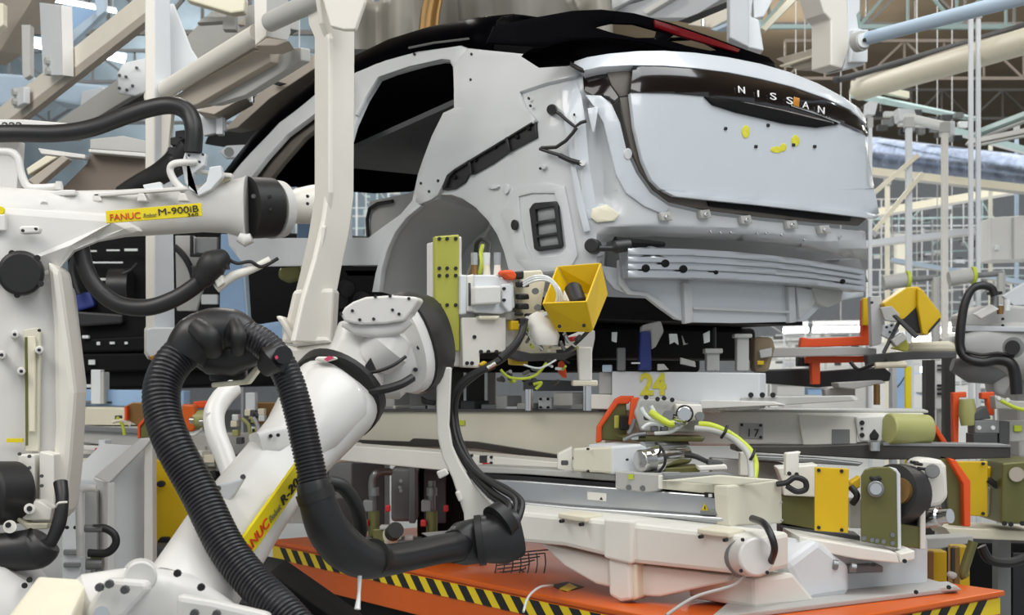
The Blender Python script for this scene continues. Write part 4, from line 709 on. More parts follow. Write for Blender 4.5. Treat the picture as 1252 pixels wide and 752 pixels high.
# green clamp device with lime hose
gd = T('clamp_unit', 'orange-edged green clamp unit with chrome gauges and a lime hose over the slide', 'clamp', P(790, 540, 7.1))
S('guard', gd, 'olive', [(734, 538), (736, 518), (752, 488), (766, 486), (766, 540)], 7.3, .02); S('guard_edge', gd, 'orangered', [(729, 542), (730, 522), (752, 488), (760, 484), (776, 484), (768, 494), (756, 494), (736, 522), (736, 540)], 7.28, .06)
S('guard_edge', gd, 'orangered', [(772, 486), (782, 486), (776, 520), (769, 520)], 7.15, .06); S('guard_panel', gd, 'oliveplate', rc(751, 508, 757, 524), 7.26, .02); S('guard_window', gd, 'ink', rc(758, 508, 769, 526), 7.26, .02)
S('body', gd, 'grey', [(782, 487), (822, 488), (858, 494), (860, 515), (850, 530), (784, 528), (776, 505)], 7.1, .2, .01); S('body_lug', gd, 'white', [(826, 494), (858, 495), (860, 514), (830, 516)], 7.0, .1)
bolts(gd, [(804, 488), (812, 487), (822, 489), (790, 486)], 7.05, .012, 'ink')
CY('gauge', gd, 'chrome', (836, 506, 6.98), (837, 506, 6.88), 9, 9, 24, .004); CY('gauge_bezel', gd, 'ink', (837, 506, 6.97), (837.5, 506, 6.91), 11, 10.5); CY('gauge', gd, 'steel', (855, 509, 6.98), (856, 509, 6.9), 5.5); CY('gauge', gd, 'steel', (816, 508, 7.0), (817, 508, 6.92), 6); CY('knuckle', gd, 'chrome', (824, 512, 6.95), (838, 514, 6.9), 6)
for p in ([(784, 498), (790, 508), (800, 514)], [(796, 496), (802, 506), (812, 514)], [(776, 512), (772, 524), (768, 530)], [(785, 524), (795, 518), (812, 520)], [(800, 530), (820, 528), (836, 518)], [(762, 538), (775, 532), (790, 530)]): TB('fitting_pipe', gd, 'clear' if p[0][0] > 780 else 'steel', [(x, y, 6.95) for x, y in p], 2.4)
for p in ((792, 510), (800, 524), (786, 530), (776, 534), (812, 524)): S('fitting', gd, random.choice(['steel', 'dgrey', 'clear']), rc(p[0]-4, p[1]-3, p[0]+5, p[1]+4), 6.97, .06)
S('base_plate', gd, 'olive', [(756, 534), (862, 534), (860, 540), (780, 540)], 7.0, .25); 
TB('lime_hose', gd, 'lime', [(796, 504, 6.95), (806, 511, 6.92), (818, 518, 6.9), (824, 518, 6.9)], 4.2); TB('lime_hose', gd, 'lime', [(855, 519, 6.9), (868, 520, 6.88), (884, 526, 6.86), (902, 537, 6.84), (918, 552, 6.8), (924, 568, 6.75), (922, 586, 6.68)], 4, 12); TB('grey_hose', gd, 'grey', [(850, 524, 6.9), (870, 526, 6.87), (888, 532, 6.85), (904, 543, 6.82), (916, 558, 6.78), (919, 586, 6.66)], 4, 12)
for x, y, Y in ((885, 527, 6.83), (919, 556, 6.76)): TB('hose_tie', gd, 'rubber', [(x+4, y-6, Y), (x+1, y+2, Y-.03), (x-3, y+8, Y)], 2)
# ---------------------------------------------------------------- white cradle under the slide, pedestal
cr = T('cantilever_cradle', 'white cast cradle arm with round end cap under the transfer slide', 'bracket', P(770, 700, 6.9)); cp_ = Pl(600, 6.9, 930, 6.1)
S('arm', cr, 'white', [(598, 622), (640, 626), (740, 636), (905, 655), (928, 658), (928, 704), (905, 703), (775, 689), (690, 668), (598, 660)], cp_, .3, .02); S('arm_boss', cr, 'white', [(738, 634), (772, 637), (772, 690), (738, 682)], cp_, .05, .01, off=.03)
S('web', cr, 'white', [(660, 664), (745, 684), (745, 718), (728, 714), (690, 692)], cp_, .08, .01, off=-.06); S('web', cr, 'white', [(772, 690), (890, 704), (888, 712), (806, 730), (772, 728)], cp_, .08, .01, off=-.06); S('rib', cr, 'white', [(743, 682), (770, 686), (772, 734), (758, 736), (744, 728)], cp_, .12, .015, off=.01); S('rib', cr, 'cream', [(770, 688), (778, 690), (780, 732), (772, 735)], cp_, .1, .01, off=-.01)
CY('end_cap', cr, 'robot', (910, 681, 6.2), (926, 681, 6.07), 24, 24, 30, .01); CY('cap_rim', cr, 'midgrey', (908, 681, 6.23), (914, 681, 6.17), 25.5, 25.5, 30); 
for x, y in ((908, 660), (906, 698), (938, 700)): bolts(cr, [(x, y)], 6.05, .008, 'ink')
for a, b in (((682, 627), (716, 640)), ((852, 646), (892, 660))):
    S('pad', cr, 'cream', [a, (b[0], a[1]+5), (b[0], a[1]+12), (a[0], a[1]+7)], cp_, .15, off=.03); bolts(cr, [(a[0]+6, a[1]+10), (b[0]-4, a[1]+14)], cp_, .009, 'ink', off=.03, h=.02)
S('green_wedge', cr, 'olive', [(890, 700), (912, 702), (896, 714), (888, 712)], 6.7, .1); TB('cradle_cable', cr, 'grey', [(912, 702, 6.15), (896, 716, 6.1), (850, 730, 6.05), (815, 752, 6.0)], 2.2); TB('cover_cable', cr, 'plastic', [(920, 634, 6.3), (934, 640, 6.1), (943, 655, 6.02), (947, 672, 6.02), (942, 688, 6.1)], 4.5, 12)
pd = T('pedestal', 'white cast pedestal with bolted foot plate on the orange plinth corner', 'pedestal', Zp(1020, 735, .6))
pq = [Zp(868, 762, .6), Zp(1172, 724, .6), Zp(1130, 712, .6), Zp(905, 730, .6)]; poly3('foot_plate', pd, 'grey', pq, .601, .625)
S('foot', pd, 'white', [(923, 707), (970, 700), (1000, 736), (985, 739), (924, 745)], Pl(923, 6.2, 1000, 6.45), .4, .02); S('column', pd, 'cool', [(1000, 674), (1135, 659), (1135, 717), (1000, 730)], Pl(1000, 6.65, 1135, 6.98), .4, .01); S('flank', pd, 'cool', [(960, 690), (1000, 660), (1040, 690), (1040, 728), (1000, 734), (985, 738)], Pl(960, 6.4, 1040, 6.6), .3, .03)
CY('shoulder', pd, 'grey', (950, 690, 6.7), (950, 703, 6.7), 38, 42, 32, .01); CY('shoulder_top', pd, 'white', (954, 680, 6.75), (954, 694, 6.75), 26, 32, 28, .01)
S('arm_plate', pd, 'white', [(977, 656), (1096, 676), (1100, 689), (1050, 684), (977, 670)], Pl(977, 6.55, 1100, 6.55), .4); S('arm_end', pd, 'white', [(1100, 677), (1119, 673), (1119, 684), (1100, 689)], 6.56, .3)
S('block', pd, 'midgrey', [(1016, 690), (1080, 692), (1080, 700), (1016, 702)], 6.7, .15); S('foot_step', pd, 'grey', [(1105, 722), (1170, 716), (1176, 722), (1110, 728)], 6.75, .15)
for x, y in ((1068, 690), (1106, 686), (1010, 745), (1120, 724), (1160, 718)): bolts(pd, [(x, y)], 6.5, .01, 'ink')
for x, y in ((1018, 690), (1040, 694)): CY('union', pd, 'steel', (x, y, 6.55), (x+6, y+1, 6.55), 6)
# ---------------------------------------------------------------- belt drive end of the conveyor
dr = T('belt_drive', 'belt drive end with yellow guard plate, olive bearing bracket and black pulley', 'drive', P(1060, 670, 6.75)); dp = Pl(955, 6.75, 1105, 6.7)
S('beam', dr, 'olive', [(954, 606), (1000, 608), (1000, 648), (956, 640)], Pl(955, 6.95, 1105, 6.9), .3); S('beam_plate', dr, 'white', [(950, 572), (1000, 568), (1000, 608), (958, 606), (956, 588)], Pl(955, 6.9, 1105, 6.85), .2)
S('guard_plate', dr, 'yellow', [(996, 571), (1038, 573), (1037, 652), (996, 649)], dp, .012, .004, off=.08); bolts(dr, [(1001, 575), (1029, 576), (1001, 645), (1029, 648)], dp, .009, 'ink', off=.08)
S('cone_guard', dr, 'yellow', [(1040, 590), (1052, 582), (1052, 596), (1040, 602)], dp, .1); S('cover', dr, 'grey', rc(1038, 610, 1054, 646), dp, .1, off=-.05); TB('belt_loop', dr, 'rubber', [(1040, 595, 6.72), (1048, 606, 6.7), (1042, 616, 6.72)], 4)
S('bracket', dr, 'olive', [(1053, 582), (1058, 574), (1068, 571), (1088, 571), (1096, 577), (1098, 670), (1053, 662)], dp, .02, .005, off=.07); S('bracket_edge', dr, 'cool', [(1088, 571), (1096, 573), (1101, 580), (1102, 671), (1097, 672), (1096, 580)], dp, .05, .004, off=.06)
CY('shaft', dr, 'steel', (1070, 598, 6.72), (1071, 598, 6.58), 11, 10, 24, .004); CY('shaft_center', dr, 'chrome', (1071, 598, 6.58), (1071, 598, 6.56), 7)
S('shaft_clip', dr, 'ink', [(1063, 584), (1066, 582), (1070, 584), (1075, 582), (1079, 585), (1076, 589), (1066, 589)], dp, .02, off=.085); bolts(dr, [(1056, 658), (1072, 661), (1091, 664), (1091, 654), (1066, 660), (1080, 662)], dp, .012, 'steel', off=.07)
S('bracket', dr, 'olive', [(1102, 640), (1130, 645), (1130, 672), (1102, 668)], Pl(1102, 6.75, 1130, 6.85), .02); 
link('pulley', MB().limb([(1090, 602, 6.76, 35, .9), (1099, 604, 6.84, 37, .9), (1108, 605, 6.92, 36, .9)], e=2, n=40), 'rubber', dr, smooth=True); CY('hub', dr, 'bronze', (1097, 600, 6.72), (1108, 602, 6.8), 16, 18)
for i in range(14): a = math.pi*(-.5+i/10); x, y = 1114+30*math.cos(a)*.5, 605+40*math.sin(a); CY('belt_tooth', dr, 'ink', (x, y, 6.85), (x+8, y+1, 6.95), 2.2, 2.2, 6)
S('belt', dr, 'rubber', [(1100, 600), (1126, 600), (1127, 648), (1102, 642)], Pl(1100, 6.8, 1127, 6.9), .1); S('outer_plate', dr, 'white', [(1125, 590), (1132, 588), (1132, 672), (1125, 672)], 6.82, .1)
S('bearing_block', dr, 'white', [(1118, 566), (1128, 560), (1152, 562), (1158, 570), (1160, 608), (1152, 618), (1130, 622)], 7.0, .2, .02); CY('bearing', dr, 'midgrey', (1140, 576, 6.98), (1140, 576, 6.9), 9, 9, 24, .004)
link('roller_shaft', MB().limb([(1132, 634, 7.0, 12), (1148, 632, 6.95, 12), (1150, 632, 6.94, 9), (1162, 631, 6.9, 9)], e=2), 'chrome', dr, smooth=True)
S('edge_guard', dr, 'olive', [(1148, 556), (1164, 560), (1184, 590), (1182, 644), (1160, 642), (1158, 600)], 7.15, .02); S('guard_edge', dr, 'orangered', [(1160, 560), (1168, 562), (1187, 588), (1187, 644), (1179, 644), (1178, 592)], 7.1, .08)
S('small_bracket', dr, 'white', [(961, 554), (980, 552), (977, 558), (977, 582), (961, 582)], 6.72, .06); bolts(dr, [(965, 579), (974, 580)], 6.7, .01, 'ink'); S('small_bracket', dr, 'white', [(905, 553), (918, 553), (918, 582), (905, 582)], 6.9, .06)
TB('cable_coil', dr, 'rubber', [(950, 592, 6.68), (962, 590, 6.66), (972, 584, 6.66), (984, 588, 6.66), (985, 598, 6.66), (974, 601, 6.66), (962, 594, 6.66)], 3.6, 10)
S('lower_beam', dr, 'dgrey', [(954, 642), (1052, 655), (1052, 668), (954, 656)], Pl(955, 6.95, 1105, 6.9), .2)
# rails over the drive
rl = T('guide_rail', 'dark steel guide rail running past the belt drive under the white numbered housing', 'rail', P(1080, 560, 7.2)); rq = Pl(900, 7.15, 1240, 7.15)
S('rail', rl, 'darksteel', [(900, 545), (1000, 545), (1100, 541), (1236, 545), (1236, 560), (1160, 562), (1080, 562), (900, 552)], rq, .2); S('rail_lip', rl, 'steel', [(925, 557), (1000, 560), (1056, 566), (1050, 570), (925, 563)], rq, .1, off=.03); S('rail_cap', rl, 'midgrey', [(1080, 541), (1236, 544), (1236, 547), (1080, 545)], rq, .2, .002, off=.01); S('rear_beam', rl, 'grey', [(870, 560), (958, 566), (958, 590), (870, 585)], 7.25, .1)
# numbered housing
nh = T('numbered_housing', 'long white housing with a number plate and olive roller on its end', 'housing', P(990, 545, 7.3)); np_ = Pl(845, 7.45, 1140, 7.2)
S('case', nh, 'white', [(790, 505), (860, 501), (985, 503), (1130, 503), (1130, 510), (1045, 513), (1040, 545), (980, 547), (950, 544), (920, 545), (790, 545)], np_, .4, .012); S('step', nh, 'white', [(975, 506), (1048, 508), (1048, 544), (982, 546)], np_, .05, .008, off=.03)
npl = S('number_plate', nh, 'grey', [(904, 517), (933, 518), (933, 537), (904, 536)], np_, .008, .002, off=.006); text('17', npl, 'ink', (912.5, 533.5), (925, 534), np_, 9.5, off=.01, space=1.3); bolts(npl, [(907, 519.5), (930, 520), (930, 534.5)], np_, .008, 'ink', off=.008)
S('grey_window', nh, 'midgrey', rc(1017, 525, 1039, 544), np_, .01, .002, off=.035); S('end_plate', nh, 'robot', [(1045, 509), (1084, 507), (1084, 536), (1076, 541), (1050, 540)], np_, .06, .01, off=.05)
for y in (517, 524, 532): bolts(nh, [(1054, y)], np_, .013 if y != 524 else .008, 'ink', off=.05)
S('plug', nh, 'ink', [(1063, 532), (1069, 524), (1075, 532), (1073, 538), (1064, 538)], np_, .03, off=.06); CY('foot_stud', nh, 'chrome', (1069, 540, 7.12), (1069, 551, 7.12), 8)
CY('roller', nh, 'oroll', (1086, 524, 7.15), (1134, 526, 7.22), 19, 19, 36, .008); S('top_plate', nh, 'grey', [(858, 500), (985, 501), (1135, 502), (1135, 505), (858, 504)], np_, .5, .003, off=.0); S('guard', nh, 'olive', [(1130, 514), (1140, 512), (1160, 546), (1128, 546)], 7.4, .03); S('guard_edge', nh, 'orangered', [(1134, 512), (1140, 512), (1162, 546), (1155, 547)], 7.36, .06)
bm_ = T('fixture_beam', 'grey-white beam with painted number beneath the car tail', 'beam', P(830, 500, 7.4)); bp_ = Pl(735, 7.45, 928, 7.2)
S('beam', bm_, 'cool', [(748, 454), (929, 456), (929, 500), (900, 502), (748, 502)], bp_, .2, .006); S('beam_end', bm_, 'grey', rc(732, 455, 748, 482), bp_, .15, off=-.04); S('label', bm_, 'paleblue', rc(736, 446, 748, 455), bp_, .02); text('24', bm_, 'inkyel', (783, 482), (815, 482), bp_, 25, bold=.04)
S('lower_rail', bm_, 'white', [(722, 482), (800, 484), (880, 490), (880, 505), (722, 500)], bp_, .3, off=-.02); S('cap_rail', bm_, 'grey', [(905, 486), (1040, 484), (1046, 490), (930, 497), (905, 494)], bp_, .2, .004, off=.02); bolts(bm_, [(918, 483), (932, 483), (945, 483)], bp_, .014, 'ink', off=.03)
S('white_rail', bm_, 'robot', [(856, 489), (945, 491), (960, 495), (856, 500)], bp_, .2, .004, off=.06)
# suspension and supports under the tail
su = T('support_jig', 'dark support jig with grey posts and a blue strut under the car tail', 'jig', P(830, 455, 7.6))

for x0, x1, y0, m in ((755, 765, 425, 'midgrey'), (864, 880, 428, 'grey'), (901, 916, 410, 'grey'), (874, 876, 400, 'dgrey')): S('post', su, m, rc(x0, y0, x1, 453.5), 7.4, .08)
S('post_cap', su, 'grey', rc(862, 426, 884, 432), 7.38, .1); S('post_cap', su, 'grey', rc(898, 408, 920, 413), 7.38, .1)
S('blue_strut', su, 'blue', [(783, 405), (795, 405), (797, 453), (781, 453)], 7.35, .08, .01); S('strut_head', su, 'grey', [(784, 398), (808, 392), (812, 405), (802, 424), (796, 428), (795, 404), (783, 410)], 7.37, .08, .01)
for q, m in (([(818, 408), (828, 408), (830, 422), (825, 418), (819, 421)], 'clear'), ([(860, 408), (868, 404), (868, 418), (861, 420)], 'clear'), ([(748, 406), (755, 406), (754, 419), (748, 417)], 'clear'), ([(832, 437), (850, 442), (851, 449), (832, 445)], 'grey'), ([(804, 445), (812, 445), (818, 452), (804, 453)], 'grey'), ([(772, 443), (783, 443), (783, 445), (772, 445)], 'clear'), ([(834, 410), (838, 420), (842, 420), (836, 422)], 'grey')): S('clip', su, m, q, 7.33, .03, .003)
S('hub', su, 'brown', [(922, 412), (945, 412), (948, 425), (940, 455), (922, 455)], 7.5, .15, .02); S('hub_tag', su, 'yellow', rc(926, 441, 934, 446), 7.47, .02, .002); S('hub_plate', su, 'grey', [(928, 428), (944, 425), (944, 436), (930, 438)], 7.46, .03)
# ---------------------------------------------------------------- machinery behind the hose, at the line's near end
lm = T('far_slide', 'grey and white slide rail behind the looping hose', 'rail', P(250, 560, 9.8)); lp_ = Pl(85, 10.3, 440, 9.4)
S('beam', lm, 'cream', [(85, 498), (160, 500), (160, 520), (85, 520)], lp_, .3); S('beam', lm, 'grey', [(95, 521), (165, 522), (225, 530), (350, 532), (440, 536), (440, 558), (350, 557), (225, 556), (95, 540)], lp_, .3, off=.05); S('lip', lm, 'midgrey', [(85, 520), (170, 524), (170, 530), (85, 526)], lp_, .4, .004, off=.08)
S('lower_beam', lm, 'white', [(85, 544), (130, 546), (128, 552), (85, 549)], lp_, .2, off=.1); S('lower_beam', lm, 'beige', [(240, 572), (345, 576), (345, 586), (240, 582)], lp_, .3); S('lower_beam', lm, 'cream', [(235, 592), (320, 596), (310, 608), (235, 604)], lp_, .3); S('lower_beam', lm, 'white', [(240, 610), (300, 613), (290, 622), (240, 618)], lp_, .3)
for q, m in ((rc(236, 556, 262, 566), 'cream'), (rc(262, 560, 280, 572), 'olive'), (rc(284, 556, 300, 566), 'dgrey'), (rc(240, 584, 256, 592), 'dgrey'), (rc(304, 560, 330, 570), 'cream'), (rc(85, 556, 135, 600), 'midgrey'), (rc(95, 572, 108, 596), 'dgrey'), (rc(120, 538, 128, 552), 'cool'), (rc(246, 606, 264, 616), 'ink')): S('block', lm, m, q, lp_, .1, .005, off=.12)
for k in range(34):
    x, y = random.uniform(88, 335), random.uniform(546, 622); S('small_block', lm, random.choice(['white', 'cream', 'robot', 'grey', 'beige', 'dgrey', 'midgrey', 'ink']), rc(x-random.uniform(4, 14), y-4, x+random.uniform(3, 9), y+random.uniform(2, 7)), lp_, .1, .005, off=random.uniform(.06, .16))
S('yellow_bar', lm, 'yellow', [(205, 545), (228, 545), (228, 575), (205, 575)], lp_, .05, off=.2); S('red_mark', lm, 'red', rc(116, 548, 119, 556), lp_, .01, 0, off=.14); S('rear_panel', lm, 'white', [(85, 545), (440, 560), (440, 640), (230, 640), (85, 620)], lp_, .1, off=-.2)
pb = T('pale_cross_beam', 'pale blue cross beam behind the loop of hose under the dark module', 'beam', P(150, 487, 10.6)); S('beam', pb, 'skyblue', [(85, 476), (225, 478), (225, 499), (85, 495)], 10.6, .2); S('slot', pb, 'midgrey', rc(90, 490, 112, 493), 10.58, .02, .002); S('slot', pb, 'ink', rc(124, 491, 136, 493), 10.58, .02, .002); S('upright', pb, 'cool', rc(111, 452, 123, 494), 10.5, .1); S('upright', pb, 'grey', rc(123, 455, 127, 494), 10.5, .15)
for x0, lab in ((152, 'brown guard bracket with orange edges outside the hose loop'), (305, 'brown guard bracket with orange edges between hose and forearm')):
    g = T('guard_bracket', lab, 'bracket', P(x0+18, 535, 9.4), 'brown guard brackets of the line'); d = x0-152
    S('plate', g, 'bronze', [(x0, 497), (x0+10, 492), (x0+36, 492), (x0+36, 532), (x0+16, 536), (x0+16, 520), (x0, 512)], 9.5, .03); S('edge', g, 'orangered', [(x0, 497), (x0+3, 496), (x0+3, 514), (x0, 514)], 9.45, .08, .004); S('edge', g, 'orangered', [(x0+16, 520), (x0+34, 498), (x0+37, 500), (x0+19, 522), (x0+19, 536), (x0+16, 536)], 9.42, .08, .004); S('inner_plate', g, 'olive', [(x0+19, 523), (x0+36, 502), (x0+36, 534), (x0+19, 536)], 9.43, .02)
og = T('orange_carriage', 'orange carriage block with olive roller seen through the hose loop', 'carriage', P(240, 530, 9.3)); S('block', og, 'orange', [(222, 494), (238, 495), (241, 520), (236, 528), (222, 528)], 9.3, .1, .012); S('bar', og, 'orangered', [(236, 491), (262, 489), (262, 497), (236, 500)], 9.4, .08); CY('roller', og, 'oroll', (238, 514, 9.35), (262, 512, 9.35), 12, 12, 24); TB('cable', og, 'clear', [(222, 528, 9.25), (236, 532, 9.25), (248, 524, 9.25)], 2)
for x, y in ((232, 514), (244, 516), (250, 520)): CY('fitting', og, 'chrome', (x, y, 9.2), (x+5, y, 9.2), 4)
vg = T('valve_unit', 'pale green valve cluster beside the white conduit', 'valve', P(300, 535, 9.2))
for k in range(16):
    x, y = 285+random.random()*38, 500+random.random()*40; S('valve', vg, random.choice(['clear', 'grey', 'oroll', 'dgrey', 'cream']), rc(x-4, y-4, x+4, y+4), 9.25, .08, .006)
S('bracket', vg, 'cool', rc(300, 480, 312, 505), 9.3, .1); TB('hose', vg, 'oroll', [(296, 512, 9.15), (304, 520, 9.15), (306, 536, 9.15)], 2.4); TB('hose', vg, 'grey', [(310, 510, 9.15), (316, 524, 9.15), (314, 540, 9.15)], 2.4)
wc = TB('white_conduit', r1, 'robot', [(284, 604, 5.2), (282, 580, 5.25), (274, 556, 5.3), (264, 530, 5.35), (262, 505, 5.4), (272, 486, 5.45), (286, 474, 5.5)], [13, 12, 12.5, 13, 13, 13, 11], 18, 12); S('clip', wc, 'robot', rc(251, 503, 257, 520), 5.35, .04)
lg = T('cable_marker', 'small lime cable ends on the far beam outside the hose loop', 'cable', P(150, 525, 9.5)); TB('strand', lg, 'lime', [(143, 510, 9.5), (150, 520, 9.5), (152, 532, 9.5)], 2); TB('strand', lg, 'cream', [(138, 516, 9.5), (150, 514, 9.5), (160, 520, 9.5)], 2.4); S('connector', lg, 'dgrey', rc(140, 508, 148, 514), 9.5, .04)
ec = T('electric_cabinet', 'white cabinet with slanted top between the heavy robot and the yellow board', 'cabinet', P(150, 710, 8.2)); q_ = Pl(130, 8.0, 190, 8.2)
S('body', ec, 'cool', [(132, 590), (177, 545), (177, 720), (132, 720)], q_, .5, .01); S('side', ec, 'robot', [(114, 584), (132, 590), (132, 720), (114, 716)], Pl(114, 8.15, 132, 7.95), .04); S('sloping_top', ec, 'robot', [(114, 583), (172, 536), (186, 536), (178, 546), (133, 591)], 7.95, .04); S('corner_post', ec, 'white', [(176, 540), (186, 538), (187, 720), (176, 720)], 8.0, .1)
yb = T('yellow_board', 'yellow upright guard board behind the looping hose', 'board', P(205, 700, 8.6)); S('board', yb, 'yellow', [(184, 560), (232, 575), (232, 664), (184, 668)], 8.5, .05); S('board', yb, 'yellow', rc(208, 555, 225, 600), 8.7, .05); S('knob', yb, 'ink', el(196, 592, 5, 4), 8.44, .04); S('latch', yb, 'ink', [(192, 662), (196, 657), (206, 657), (208, 666), (192, 666)], 8.4, .05)
db = T('dark_motor', 'dark motor with twin posts at the foot of the yellow board', 'motor', P(195, 705, 8.3)); S('body', db, 'dgrey', rc(176, 668, 214, 684), 8.2, .2, .02); S('leg', db, 'steel', rc(180, 684, 188, 706), 8.2, .1); S('leg', db, 'steel', rc(196, 684, 206, 706), 8.2, .1); S('orange_end', db, 'orange', [(214, 664), (226, 658), (230, 672), (214, 678)], 8.25, .1, .02)
gb = T('grey_frame_stand', 'pale grey stand with white pipes at the base of the heavy robot', 'stand', P(90, 720, 7.9)); S('panel', gb, 'cool', rc(76, 600, 98, 720), 7.9, .1); S('panel', gb, 'grey', rc(98, 600, 118, 720), 8.0, .1); S('band', gb, 'midgrey', rc(77, 672, 98, 679), 7.88, .02); S('band', gb, 'midgrey', rc(77, 688, 98, 694), 7.88, .02); TB('pipe', gb, 'robot', [(98, 680, 7.6), (97, 610, 7.6), (103, 598, 7.6), (118, 597, 7.6)], 4.5, 12); bolts(gb, [(82, 645), (92, 645), (97, 641)], 7.66, .01, 'ink')
TB('loop_hose', gb, 'rubber', [(112, 646, 7.5), (128, 646, 7.5), (140, 654, 7.5), (141, 666, 7.5), (130, 676, 7.5), (108, 676, 7.5)], 5, 12); CY('fitting', gb, 'steel', (104, 646, 7.5), (126, 646, 7.5), 5); S('valve', gb, 'olive', rc(110, 676, 124, 685), 7.5, .08); CY('union', gb, 'steel', (106, 690, 7.5), (126, 690, 7.5), 7); CY('stem', gb, 'steel', (115, 690, 7.5), (115, 712, 7.5), 4)
# ---------------------------------------------------------------- dark module and pieces behind the forearm
dm = T('dark_module', 'large black front-end module behind the heavy robot forearm', 'module', P(280, 470, 10.8))
S('core', dm, 'black', [(80, 285), (250, 280), (480, 290), (480, 400), (440, 470), (88, 478)], 11.9, .6, .03); S('deck', dm, 'black', [(85, 415), (180, 410), (260, 414), (260, 428), (85, 432)], 11.8, .3, .02); S('lower_tray', dm, 'black', [(90, 432), (300, 430), (290, 452), (96, 456)], 11.82, .25, .02)
CY('motor', dm, 'plastic', (135, 350, 11.8), (160, 350, 11.8), 22); S('blue_unit', dm, 'blue', [(87, 360), (110, 356), (116, 374), (90, 382)], 11.8, .1, .02); S('pipe_clip', dm, 'clear', rc(100, 410, 108, 414), 11.75, .05); S('grey_unit', dm, 'plastic', [(92, 380), (150, 384), (150, 396), (96, 400)], 11.8, .15, .02)
for x0, y0, x1, y1 in ((110, 306, 118, 308), (130, 305, 146, 307), (152, 304, 168, 307), (112, 320, 150, 322), (122, 340, 144, 343), (96, 470, 112, 474), (118, 418, 122, 422), (134, 418, 140, 421), (152, 418, 156, 421), (108, 440, 116, 446)): S('highlight_strip', dm, 'clear', rc(x0, y0, x1, y1), 11.78, .02, .002)  # pale strips painted in as highlights on the black parts
TB('loom', dm, 'plastic', [(95, 300, 11.7), (88, 330, 11.7), (96, 360, 11.7)], 4); TB('loom', dm, 'plastic', [(150, 335, 11.7), (160, 330, 11.7), (168, 322, 11.7)], 2)
S('side_panel', dm, 'grey', [(214, 288), (236, 288), (250, 300), (252, 340), (240, 380), (216, 380)], 10.9, .05); S('window_rim', dm, 'ink', [(232, 288), (236, 288), (236, 310), (268, 310), (268, 288), (272, 288), (272, 314), (232, 314)], 10.8, .03); S('chrome_box', dm, 'steel', rc(238, 290, 266, 310), 10.85, .05); TB('rim_arc', dm, 'ink', [(214, 302, 10.85), (224, 312, 10.8), (234, 330, 10.8), (238, 350, 10.85)], 4)
S('light_post', dm, 'skyblue', [(270, 286), (292, 286), (298, 350), (302, 398), (290, 420), (268, 400)], 10.6, .12); S('light_post', dm, 'paleblue', [(292, 286), (298, 300), (304, 395), (302, 400)], 10.6, .12); S('bracket_bits', dm, 'clear', rc(246, 360, 266, 372), 10.7, .05)
S('blue_cover', dm, 'skyblue', [(306, 398), (344, 392), (356, 410), (350, 440), (300, 436)], 10.5, .1, .03); S('blue_cover', dm, 'skyblue', [(364, 270), (382, 268), (380, 300), (362, 302)], 10.5, .05)
S('white_bar', dm, 'clear', [(306, 320), (322, 312), (372, 314), (372, 320), (325, 322), (310, 326)], 10.3, .1); S('olive_loom', dm, 'olive', [(340, 328), (368, 324), (370, 340), (352, 346), (340, 340)], 10.3, .1, .02)
S('grey_floor', dm, 'cool', [(345, 395), (455, 400), (455, 440), (400, 470), (345, 440)], 9.6, .2); S('lower_arm', dm, 'cool', [(390, 414), (440, 412), (452, 416), (430, 440), (400, 446)], 9.4, .15, .02)
for x, y in ((412, 366), (420, 352), (440, 366)): CY('boot', dm, 'ink', (x, y, 11.9), (x+5, y+2, 11.85), 10)
S('sill_bracket', dm, 'plastic', [(420, 330), (462, 330), (462, 338), (425, 338)], 11.9, .1)
# ---------------------------------------------------------------- overhead steelwork at the near side
ob = T('gantry_beam', 'large cream overhead gantry beam with two bolted hanger plates', 'beam', P(90, 70, 10.4)); g1 = Pl(0, 11.4, 178, 9.4)
S('web', ob, 'beam', [(-20, 146), (156, 5), (185, -20), (185, 10), (176, 17), (20, 139), (-20, 170)], g1, .1); S('shaded_underside', ob, 'taupe', [(-20, 170), (20, 139), (176, 17), (185, 10), (185, 18), (178, 26), (30, 143), (-10, 176)], g1, .06, .004, off=-.0)  # darker taupe strip paints the shade on the beam's underside
for q, bl in (([(48, 3), (72, 6), (75, 92), (52, 92)], [(60, 75), (61, 88)]), ([(13, 108), (29, 106), (29, 126), (16, 132)], [(20, 113), (20, 125)])):
    S('hanger_plate', ob, 'cool', q, g1, .05, off=.08); bolts(ob, bl, g1, .03, 'grey', .03, off=.08)
S('hanger_edge', ob, 'robot', [(72, 6), (75, 6), (77, 92), (75, 92)], g1, .08, .003, off=.09)
oh = T('bracket_plate', 'pale bolted plate on the grey beam beneath the cream gantry beam', 'plate', P(160, 95, 11)); S('plate', oh, 'cool', [(143, 90), (150, 77), (180, 70), (180, 112), (165, 117), (144, 114)], 10.6, .04, .01); bolts(oh, [(146, 92), (154, 94), (167, 83), (146, 108), (155, 110), (162, 105)], 10.58, .012, 'dgrey')
o2 = T('grey_beam', 'grey sloping overhead beam below the cream gantry beam', 'beam', P(130, 120, 11.5)); S('web', o2, 'grey', [(60, 155), (180, 72), (180, 106), (98, 156), (70, 170)], Pl(60, 12.2, 180, 11), .2); S('cable_run', o2, 'ink', [(110, 152), (180, 112), (180, 124), (124, 156)], Pl(60, 12, 180, 10.9), .1)
